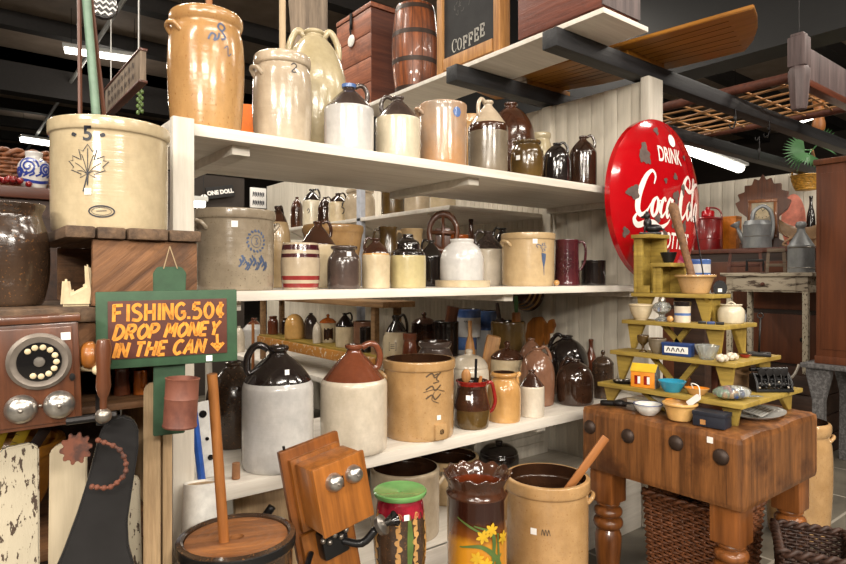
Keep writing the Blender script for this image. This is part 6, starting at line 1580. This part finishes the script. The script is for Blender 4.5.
# leaf crock
p = at(111, 0, Y=1.715); p.z = 1.561
q = pot('stoneware_crock', 'big cream five-gallon crock stamped with a maple leaf', 111, 124, 113, 'crock', ['leafcream'], loc=p, cat='crock', sticker=(-.35, .33, 6), inner='leafcream')
def leafmark(m, f):
    x, z, s_ = -.05, q.h * .56, .048
    half = [(0, -1.0), (.03, -.45), (.35, -.62), (.3, -.45), (.8, -.25), (.68, -.1), (.95, .2), (.72, .22), (.75, .45), (.42, .3), (.3, .25), (.42, .75), (.22, .66), (0, 1.0)]
    pts = half + [(-a, b) for a, b in half[::-1][1:]]
    m.ribbon([(x + a * s_, z + b * s_) for a, b in pts], .0022, f, n=0)
    for a, b in ((0, .8), (.6, .1), (-.6, .1), (.5, -.3), (-.5, -.3), (.28, .5), (-.28, .5)): m.ribbon([(x, z - .45 * s_), (x + a * s_ * .5, z + (b - .3) * s_ * .5), (x + a * s_, z + b * s_)], .0016, f, n=2)
    m.ribbon([(x, z - .45 * s_), (x - .01, z - 1.3 * s_)], .003, f, n=0)
    for sg_ in (-1, 1): m.ribbon([(x + sg_ * .026, q.h * .82), (x + sg_ * .034, q.h * .835), (x + sg_ * .036, q.h * .82), (x + sg_ * .028, q.h * .81)], .004, f)
    m.text('5', .046, f, x, q.h * .775, bold=.001, cuts=1)
    cx, cz = -.02, q.h * .16
    m.ribbon([(cx + .027 * math.cos(a), cz + .013 * math.sin(a)) for a in [k * PI / 8 for k in range(16)]], .003, f, closed=True)
    m.ribbon([(cx + .021 * math.cos(a), cz + .009 * math.sin(a)) for a in [k * PI / 8 for k in range(16)]], .001, f, closed=True)
    m.ribbon([(cx - .011, cz + .0), (cx + .011, cz + .002)], .0016, f, n=0)
decal(q, 'leaf_stamp', 'ink', leafmark)
# poles standing in the crock
b_ = q.p + Vector((-.01, .02, .03)); tp = at(84, -30, Y=1.74)
e = empty('green_pole', 'tall pale green pole with two thin brown struts standing in the leaf crock', 'pole', b_)
m = M(); m.tube([(0, 0, 0), tp - b_], .0105, 10); m.out('pole', 'zincgreen', e)
for (u0, u1) in ((80, 79), (103, 88)):
    a = Vector(at(u0, 105, Y=1.76)) - b_; c_ = Vector(at(u1, -30, Y=1.76)) - b_
    M().tube([a + (a - c_) * .22, c_], .0055, 6).out('strut', 'cabinet', e)
# white scoop in the crate
p = Vector((.215, 1.62, 1.3855)); p = at(76, 0, Y=1.535); p.z = 1.3855
e = empty('bone_scoop', 'bone-white scoop-shaped tool in front of the open crate end', 'tool', p, facing(p))
m = M(); m.prism([(-.03, 0), (.03, 0), (.034, .03), (.028, .09), (.016, .095), (.018, .045), (-.008, .03), (-.012, .06), (-.026, .06)], -.014, .014, b=.005); m.out('body', 'ivory', e)
# dark jar left
q = pot('stoneware_jar', 'big dark metallic brown jar with flared rim at the left edge', 8, 88, 199, 'flare', ['mottle'], Y=1.66, Z=1.3855, cat='jar')
# blue-white vase and basket on a dark cupboard
e = empty('cupboard', 'dark cupboard behind the left-hand jar and crock', 'cupboard', (-.1, 2.75, FLOOR))
M().box(-.8, .5, -.25, .3, 0, 1.62, b=.005).out('carcass', 'darkwood', e); M().box(-.82, .52, -.27, .32, 1.62, 1.66, b=.005).out('top', 'mahogx', e)
for x in (-.75, -.14): M().box(x, x + .58, -.262, -.25, .08, 1.56, b=.004).out('door', 'darkwood', e)
q = pot('painted_vase', 'blue and white scroll-painted vase behind the leaf crock', 34, 34, 149, 'vase', ['bluewhite'], Y=2.6, Z=1.7605, cat='vase')
def scr(m, f):
    for cx, cz, s_ in ((-.02, q.h * .58, .035), (.04, q.h * .52, .024), (-.055, q.h * .42, .02)):
        m.ribbon([(cx + s_ * (1 - k / 22) * math.cos(k * .7), cz + s_ * (1 - k / 22) * math.sin(k * .7)) for k in range(20)], .007, f)
    m.ribbon([(-.08 + .02 * k, q.h * .22 + .004 * math.sin(k)) for k in range(9)], .01, f)
    for k in range(7): m.ribbon([(-.07 + .022 * k, q.h * .72), (-.06 + .022 * k, q.h * .78)], .007, f)
    for k in range(8): m.ribbon([(-.075 + .02 * k, q.h * .34), (-.06 + .02 * k, q.h * .4), (-.07 + .022 * k, q.h * .46)], .006, f)
decal(q, 'scroll_painting', 'cobaltline', scr)
e = basket('brown woven basket on the dark cupboard behind the dark jar', (.13, 2.83, 1.7605), .4, .24, .15, facing((.13, 2.83)), 'wicker', .85, 10, None)
m = M()
for k in range(60): m.ball((R.uniform(-.13, .13), R.uniform(-.04, .04), .012 + .012 * R.random()), .011, u=8, v=6)
o = m.out('glass_beads', 'canred', None, (.1, 2.55, 1.765), (0, 0, -.2)); tag(o, 'heap of dark red beads in front of the blue and white vase', 'beads'); o['kind'] = 'stuff'
# hanging board and chevron ornament
c_ = Vector((.615, 2.9, 2.285))
e = empty('hanging_sign', 'old brown wooden sign hanging on two wires at upper left', 'sign', c_, rot=(0, 0, -PI / 2))
M().box(-.33, .33, -.012, .012, -.062, .062, b=.003).out('board', 'carved', e)
m = M()
m.box(-.335, .335, -.016, .016, .058, .068, b=.002); m.box(-.335, .335, -.016, .016, -.068, -.058, b=.002); m.out('edge_trim', 'mahogx', e)
f_ = lambda x, z: Vector((x, -.0135, z))
for r_ in range(2):
    m = M()
    for k in range(8):
        x = -.26 + .066 * k; z = .024 - .045 * r_; m.ribbon([(x, z - .014), (x + .012, z + .014), (x + .03, z - .01), (x + .04, z + .01)], .007, f_)
    m.out('worn_lettering', 'darkwood', e, ang=180)
inv = e.matrix_basis.inverted()
for x in (-.26, .26):
    w0 = e.matrix_basis @ Vector((x, 0, .06)); M().tube([(x, 0, .06), inv @ Vector((w0.x, w0.y, 4.88))], .0025, 6).out('wire', 'housing', e)
c_ = at(103, 6, d=2.7)
e = empty('chevron_ornament', 'round black and white chevron ornament hanging at the top left', 'ornament', c_, facing(c_))
m = M(); m.lathe([(0, -.012), (.056, -.012), (.06, -.006), (.06, .006), (.056, .012), (0, .012)], 36, mat=Matrix.Rotation(PI / 2, 4, 'X')); m.out('disc', 'bakelite', e)
m = M()
for k in range(4):
    z = -.034 + k * .024; half = math.sqrt(.055 ** 2 - min(abs(z) + .008, .054) ** 2)
    n_ = max(2, int(half * 2 / .012)); m.ribbon([(-half + 2 * half * i / n_, z + (.006 if i % 2 else -.006)) for i in range(n_ + 1)], .009, lambda x, zz: Vector((x, -.0135, zz)), n=0)
m.out('chevrons', 'paperwhite', e, ang=180)
M().tube([(0, 0, .06), (0, 0, 4.88 - c_.z)], .002, 6).out('wire', 'housing', e)
c_ = at(140, 100, d=3.4)
e = empty('hanging_vine', 'short strand of yellow-green leaves hanging behind the old sign', 'plant', c_)
for k in range(12): M().ball((.012 * math.sin(k * 2.1), .0, .06 - k * .012), .013, sc=(.8, .4, 1), u=8, v=6).out('leaf', 'leafgreen', e)
M().tube([(0, 0, -.07), (0, 0, 4.9 - c_.z)], .002, 6).out('wire', 'iron', e)
# ---------------- dial telephone
c_ = at(40, 361, Y=1.35) - .8 * Vector((.035, 0, .03))
ph = empty('dial_telephone', 'dark wooden dial wall telephone with two chrome bells at the left edge', 'telephone', c_, facing(c_) * .55, rot=(0, math.radians(-2), -.12))
ph.scale = (.8, .8, .8)
M().box(-.15, .118, -.0, .10, -.13, .118, b=.006).out('case', 'mahog', ph); M().box(-.155, .123, -.008, .1, .118, .135, b=.004).out('top_moulding', 'mahog', ph)
M().box(-.135, .104, -.006, .0, -.12, .108, b=.003).out('front_panel', 'mahog', ph)
T = Matrix.Translation((.035, -.008, .03)) @ Matrix.Rotation(PI / 2, 4, 'X')
di = M().lathe([(0, 0), (.066, 0), (.066, .006), (.058, .012), (.05, .01), (.0, .01)], 44, mat=T).out('dial', 'pewter', ph)
M().lathe([(.0, .011), (.043, .011), (.045, .014), (.02, .016), (.0, .016)], 36, mat=T).out('finger_wheel', 'bakelite', di)
for k in range(10):
    a = math.radians(70 - k * 27 + 60); M().ball((.035 + .034 * math.cos(a), -.025, .03 + .034 * math.sin(a)), .0068, sc=(1, .4, 1), u=12, v=8).out('finger_hole', 'ivory', di)
M().lathe([(0, .016), (.012, .016), (.011, .02), (0, .021)], 20, mat=T).out('hub', 'nickel', di)
for x in (-.005, .071):
    T = Matrix.Translation((x, -.006, -.077)) @ Matrix.Rotation(PI / 2, 4, 'X')
    b_ = M().lathe([(.03, 0), (.0335, .003), (.031, .014), (.022, .023), (.008, .028), (0, .0285)], 32, mat=T).out('bell', 'chrome', ph)
    M().ball((x, -.036, -.077), .005, u=10, v=8).out('bell_screw', 'nickel', b_)
M().ball((.033, -.018, -.073), .004, u=10, v=8).out('clapper', 'nickel', ph)
m = M(); m.lathe([(0, 0), (.009, 0), (.009, .004), (0, .005)], 14, mat=Matrix.Translation((.1, -.006, -.015)) @ Matrix.Rotation(PI / 2, 4, 'X') @ Matrix.Diagonal((.7, 1, 1, 1))); m.out('keyhole', 'iron', ph)
m = M(); m.box(.08, .1, -.0075, -.0062, .075, .093); m.out('price_sticker', 'paperwhite', ph)
T = Matrix.Translation((.12, .02, .03)) @ Matrix.Rotation(PI / 2, 4, 'Y')
M().lathe([(0, 0), (.02, 0), (.03, .006), (.034, .015), (.034, .028), (.026, .034), (0, .034)], 28, mat=T).out('receiver_ring', 'oak', ph)
M().lathe([(0, .034), (.02, .034), (.022, .048), (.028, .062), (.027, .066), (.0, .062)], 28, mat=T).out('receiver_cup', 'bakelite', ph)
m = M(); m.tube([(.12, .03, .0), (.15, .02, -.005), (.16, .0, .005)], .007, 8, smooth=4); m.ball((.155, .0, -.005), .013); m.out('hook', 'ivory', ph, ang=180)
# ---------------- FISHING sign
c_ = at(169.5, 328.5, Y=1.385)
sgn = empty('fishing_sign', 'green sign lettered FISHING 50¢ DROP MONEY IN THE CAN', 'sign', c_, rot=(0, math.radians(-.6), math.radians(-12)))
sgn.scale = (.87, .9, .9)
M().box(-.163, .163, -.009, .009, -.088, .092, b=.003).out('board', 'signgreen', sgn)
M().box(-.137, .137, -.0112, -.0088, -.066, .07, b=.001).out('red_panel', 'signbrown', sgn)
f_ = lambda x, z: Vector((x, -.0122, z))
GLY = {'F': [[(.05, 0), (.05, 1)], [(0, .93), (.6, .95)], [(.05, .5), (.5, .53)]], 'I': [[(.1, 0), (.1, 1)]],
 'S': [[(.6, .86), (.36, .97), (.1, .83), (.16, .6), (.46, .46), (.6, .25), (.4, .04), (.02, .1)]], 'H': [[(.05, 0), (.05, 1)], [(.6, 0), (.6, 1)], [(.05, .5), (.6, .52)]],
 'N': [[(.05, 0), (.05, 1)], [(.05, .98), (.62, .04)], [(.62, 0), (.62, 1)]], 'G': [[(.62, .84), (.38, .97), (.08, .75), (.05, .3), (.3, .03), (.6, .16), (.62, .42)], [(.36, .44), (.68, .44)]],
 '.': [[(.06, .0), (.06, .16)]], '5': [[(.56, .95), (.12, .95)], [(.14, .95), (.08, .55)], [(.08, .56), (.4, .62), (.6, .36), (.42, .06), (.04, .08)]],
 '0': [[(.32, .97), (.06, .7), (.06, .3), (.32, .03), (.58, .3), (.58, .7), (.32, .97)]], 'O': [[(.34, .97), (.06, .7), (.06, .3), (.34, .03), (.64, .3), (.64, .7), (.34, .97)]],
 '\u00a2': [[(.5, .74), (.3, .8), (.08, .55), (.12, .3), (.32, .18), (.52, .3)], [(.3, 1.0), (.3, .0)]],
 'D': [[(.05, 0), (.05, 1)], [(.0, .95), (.36, .92), (.62, .6), (.56, .25), (.3, .05), (0, .04)]], 'R': [[(.05, 0), (.05, 1)], [(.02, .94), (.42, .94), (.56, .72), (.4, .5), (.05, .47)], [(.26, .48), (.6, 0)]],
 'P': [[(.05, 0), (.05, 1)], [(.02, .94), (.42, .94), (.58, .7), (.4, .46), (.05, .42)]], 'M': [[(.04, 0), (.1, 1)], [(.1, .98), (.38, .3)], [(.38, .3), (.68, .98)], [(.68, 1), (.74, 0)]],
 'E': [[(.05, 0), (.05, 1)], [(.05, .95), (.56, .95)], [(.05, .5), (.48, .52)], [(.05, .05), (.58, .05)]], 'Y': [[(.02, 1), (.3, .5)], [(.62, 1), (.3, .5)], [(.3, .52), (.3, 0)]],
 'T': [[(0, .94), (.62, .95)], [(.31, .95), (.31, 0)]], 'C': [[(.6, .84), (.36, .97), (.08, .74), (.06, .28), (.32, .03), (.6, .16)]], 'A': [[(.0, 0), (.32, 1)], [(.32, 1), (.64, 0)], [(.13, .36), (.52, .36)]]}
ADV = {'I': .34, '.': .3, 'M': .98, ' ': .34, '\u00a2': .7}
def painted(txt, x0, x1, z0, h, slant):
    tot = sum(ADV.get(c, .86) for c in txt) - .22; k = (x1 - x0 - slant * h) / tot
    m = M(); x = x0
    for c in txt:
        for st in GLY.get(c, []):
            m.ribbon([(x + q[0] * k + slant * h * q[1], z0 + q[1] * h) for q in st], .0078, f_, n=4 if len(st) > 2 else 0)
        x += ADV.get(c, .86) * k
    m.out('lettering', 'signyellow', sgn, ang=180)
painted('FISHING.50\u00a2', -.126, .128, .022, .04, .03)
painted('DROP MONEY', -.127, .122, -.02, .034, .28)
painted('IN THE CAN', -.129, .086, -.062, .034, .28)
m = M(); m.ribbon([(.112, -.018), (.113, -.055)], .007, f_, n=0); m.ribbon([(.098, -.04), (.113, -.058), (.128, -.04)], .007, f_, n=0); m.ribbon([(.1, -.043), (.126, -.043)], .006, f_, n=0); m.out('arrow', 'signyellow', sgn, ang=180)
m = M(); m.box(.085, .1, -.0105, -.0092, -.084, -.07); m.out('price_sticker', 'paperwhite', sgn)
m = M(); m.prism([(-.04, -.26), (.034, -.26), (.04, .094), (.042, .135), (.03, .15), (-.026, .15), (-.036, .135), (-.036, .0)], .0095, .022, b=.002); m.out('stake', 'signgreen', sgn)
for x in (-.012, .02):
    m = M(); m.tube([(x, .0, .145), (.004, .018, .2)], .0014, 6); m.out('string', 'cord', sgn)
can = M().lathe([(0, 0), (.039, 0), (.041, .004), (.039, .01), (.039, .066), (.0405, .069), (.039, .072), (.039, .112), (.041, .116), (.037, .117), (.036, .02), (0, .02)], 36, mat=Matrix.Translation((.018, -.042, -.232)) @ Matrix.Rotation(.07, 4, 'Y')).out('can', 'rusttin', sgn)
# ---------------- hand-cranked grinder
p = at(92, 419, Y=1.24)
e = empty('hand_grinder', 'rusty toothed hand grinder with turned wooden grip beside the dial telephone', 'grinder', p, facing(p))
M().lathe([(0, .0), (.006, 0), (.006, .03), (.009, .035), (.0125, .05), (.011, .08), (.0135, .12), (.0105, .135), (0, .137)], 18, mat=Matrix.Translation((.018, -.02, .01))).out('grip', 'mahog', e)
M().tube([(-.04, 0, 0), (.04, -.01, .005)], .007, 8).out('crank_arm', 'iron', e)
M().ball((.018, -.02, .008), .014).out('joint', 'nickel', e)
m = M(); pts = []
for k in range(40):
    a = 2 * PI * k / 40; r_ = .026 if k % 4 < 2 else .02; pts.append((-.025 + r_ * math.cos(a), -.05 + r_ * 1.1 * math.sin(a)))
m.prism(pts, -.006, .006, b=.001); m.out('gear', 'rust', e)
m = M(); tp_pts = [(.01, .0, -.04), (.045, -.01, -.06), (.055, -.01, -.1), (.03, -.01, -.125), (-.0, -.01, -.12)]
m.tube(tp_pts, .003, 6, smooth=6); 
for k, v_ in enumerate(catmull(tp_pts, 3)): m.ball(v_, .0052, u=8, v=6)
m.out('toothed_arm', 'rust', e, ang=180)
M().box(.006, .022, -.012, .2, -.012, .012, b=.004).out('bracket', 'iron', e)
# ---------------- mugs, tub and rulers on the stand
G = 'brown mugs on the crate stand shelf'
pot('stoneware_mug', 'brown ribbed mug on the crate stand shelf behind the grinder', 122, 18, 368, 'tankard', ['redbrown'], Y=1.6, Z=1.1665, cat='mug', grp=G, handle=100)
pot('stoneware_mug', 'orange-brown mug beside the ribbed one, next to the sign post', 140.5, 15, 370, 'tankard', ['orangeglaze'], Y=1.58, Z=1.1665, cat='mug', grp=G, handle=290, hs=.7)
pot('stoneware_mug', 'dark mug in the crate stand shelf close to the dial telephone', 107, 17, 372, 'tankard', ['brown'], Y=1.8, Z=1.1665, cat='mug', grp=G)
q = pot('wooden_tub', 'golden-yellow wooden tub on the lower shelf of the crate stand', 35, 0, 0, 'bowl', ['canoewood'], loc=(.07, 1.7, .8755), r=.16, h=.2, cat='tub', inner='canoewood')
for k, (u, c2, l) in enumerate(((50, 'yellow', 'yellow ruler standing in the golden tub'), (62, 'yellow', 'second yellow ruler leaning in the golden tub'), (40, 'darkwood', 'dark wooden slat standing in the golden tub'))):
    p = Vector((.06 + .022 * k - .03, 1.69 + .01 * k, .897)); e = empty('ruler', l, 'ruler', p, facing(p), 'rulers in the golden tub', rot=(0, .35 + .1 * k, facing(p)))
    M().box(-.012, .012, -.002, .002, 0, .23, b=.0008).out('strip', c2, e)
    m = M()
    for j in range(10): m.box(-.0118, -.004 if j % 2 else 0, -.0024, -.002, .04 + j * .018, .0412 + j * .018)
    m.out('markings', 'ink', e)
# ---------------- painted boards and black fender in front
def slat(label, u, w, vt, Y, mat, rot, h0=FLOOR):
    p = at(u, vt, Y=Y); k = dep(p) / F * w / 2; z1 = p.z; p.z = h0
    e = empty('painted_board', label, 'board', p, facing(p), 'old painted boards leaning on the crate stand', rot=(math.radians(-3), rot, facing(p)))
    m = M(); H_ = z1 - h0
    m.prism([(-k, 0), (k, 0), (k, H_ - .012), (k * .6, H_), (-k * .6, H_ - .004), (-k, H_ - .018)], -.009, .009, b=.003); m.out('plank', mat, e)
    return e, H_
slat('chipped white board furthest left, leaning on the crate stand', 21, 37, 449, 1.36, 'chipwhite', -.005)
e, H_ = slat('smooth cream board with a top hole, beside the chipped white one', 63, 34, 447, 1.36, 'creamboard', .01)
m = M(); m.lathe([(0, 0), (.006, 0), (.0065, .002), (0, .003)], 12, mat=Matrix.Translation((0, -.009, H_ - .03)) @ Matrix.Rotation(PI / 2, 4, 'X')); m.out('hole', 'iron', e)
slat('cream board right of the black fender, standing by the post', 139, 18, 480, 1.44, 'chipwhite', -.02)
slat('tall bare wood board right of the black fender', 152, 16, 385, 1.40, 'board', 0)
p = at(112, 420, Y=1.29); zt = p.z; d = dep(p); k = d / F
pz = lambda v: zat(v, d)
m = M()
ol = [(60, 564), (70, 540), (82, 505), (92, 470), (99, 440), (103, 426), (110, 418), (121, 415), (131, 420), (136, 430), (136, 450), (130, 490), (126, 520), (127, 545), (132, 564)]
P_ = [((u - 112) * k, pz(v)) for u, v in ol]
P_ += [((140 - 112) * k, .5), ((130 - 112) * k, FLOOR + .01), ((60 - 112) * k, FLOOR + .01), ((52 - 112) * k, .5)]
m.prism([(a, b - FLOOR) for a, b in P_], -.01, .01, b=.004)
for v in m.bm.verts: v.co.y -= .05 * (1 - min(1, (v.co.z) / 1.1)) ** 1.0
o = m.out('black_fender', 'blackpaint', None, (p.x, p.y, FLOOR), (0, 0, facing(p))); tag(o, 'black tongue-shaped metal fender with rounded top, lower left', 'fender')

# ------------------------------------------------------------------ camera
cam = bpy.data.cameras.new('Camera'); co = bpy.data.objects.new('Camera', cam); COL.objects.link(co)
cam.sensor_width = 36; cam.lens = F / 846 * 36; cam.shift_y = -(282 - HV) / 846; cam.clip_start = .05
co.location = (0, 0, CH); co.rotation_euler = (PI / 2, 0, HEAD - PI / 2)
SC.camera = co
SC.view_settings.view_transform = 'Standard'; SC.view_settings.look = 'None'; SC.view_settings.gamma = 1; SC.view_settings.use_curve_mapping = False
SC.view_settings.exposure = -0.5
try: SC.cycles.use_denoising = True
except Exception: pass
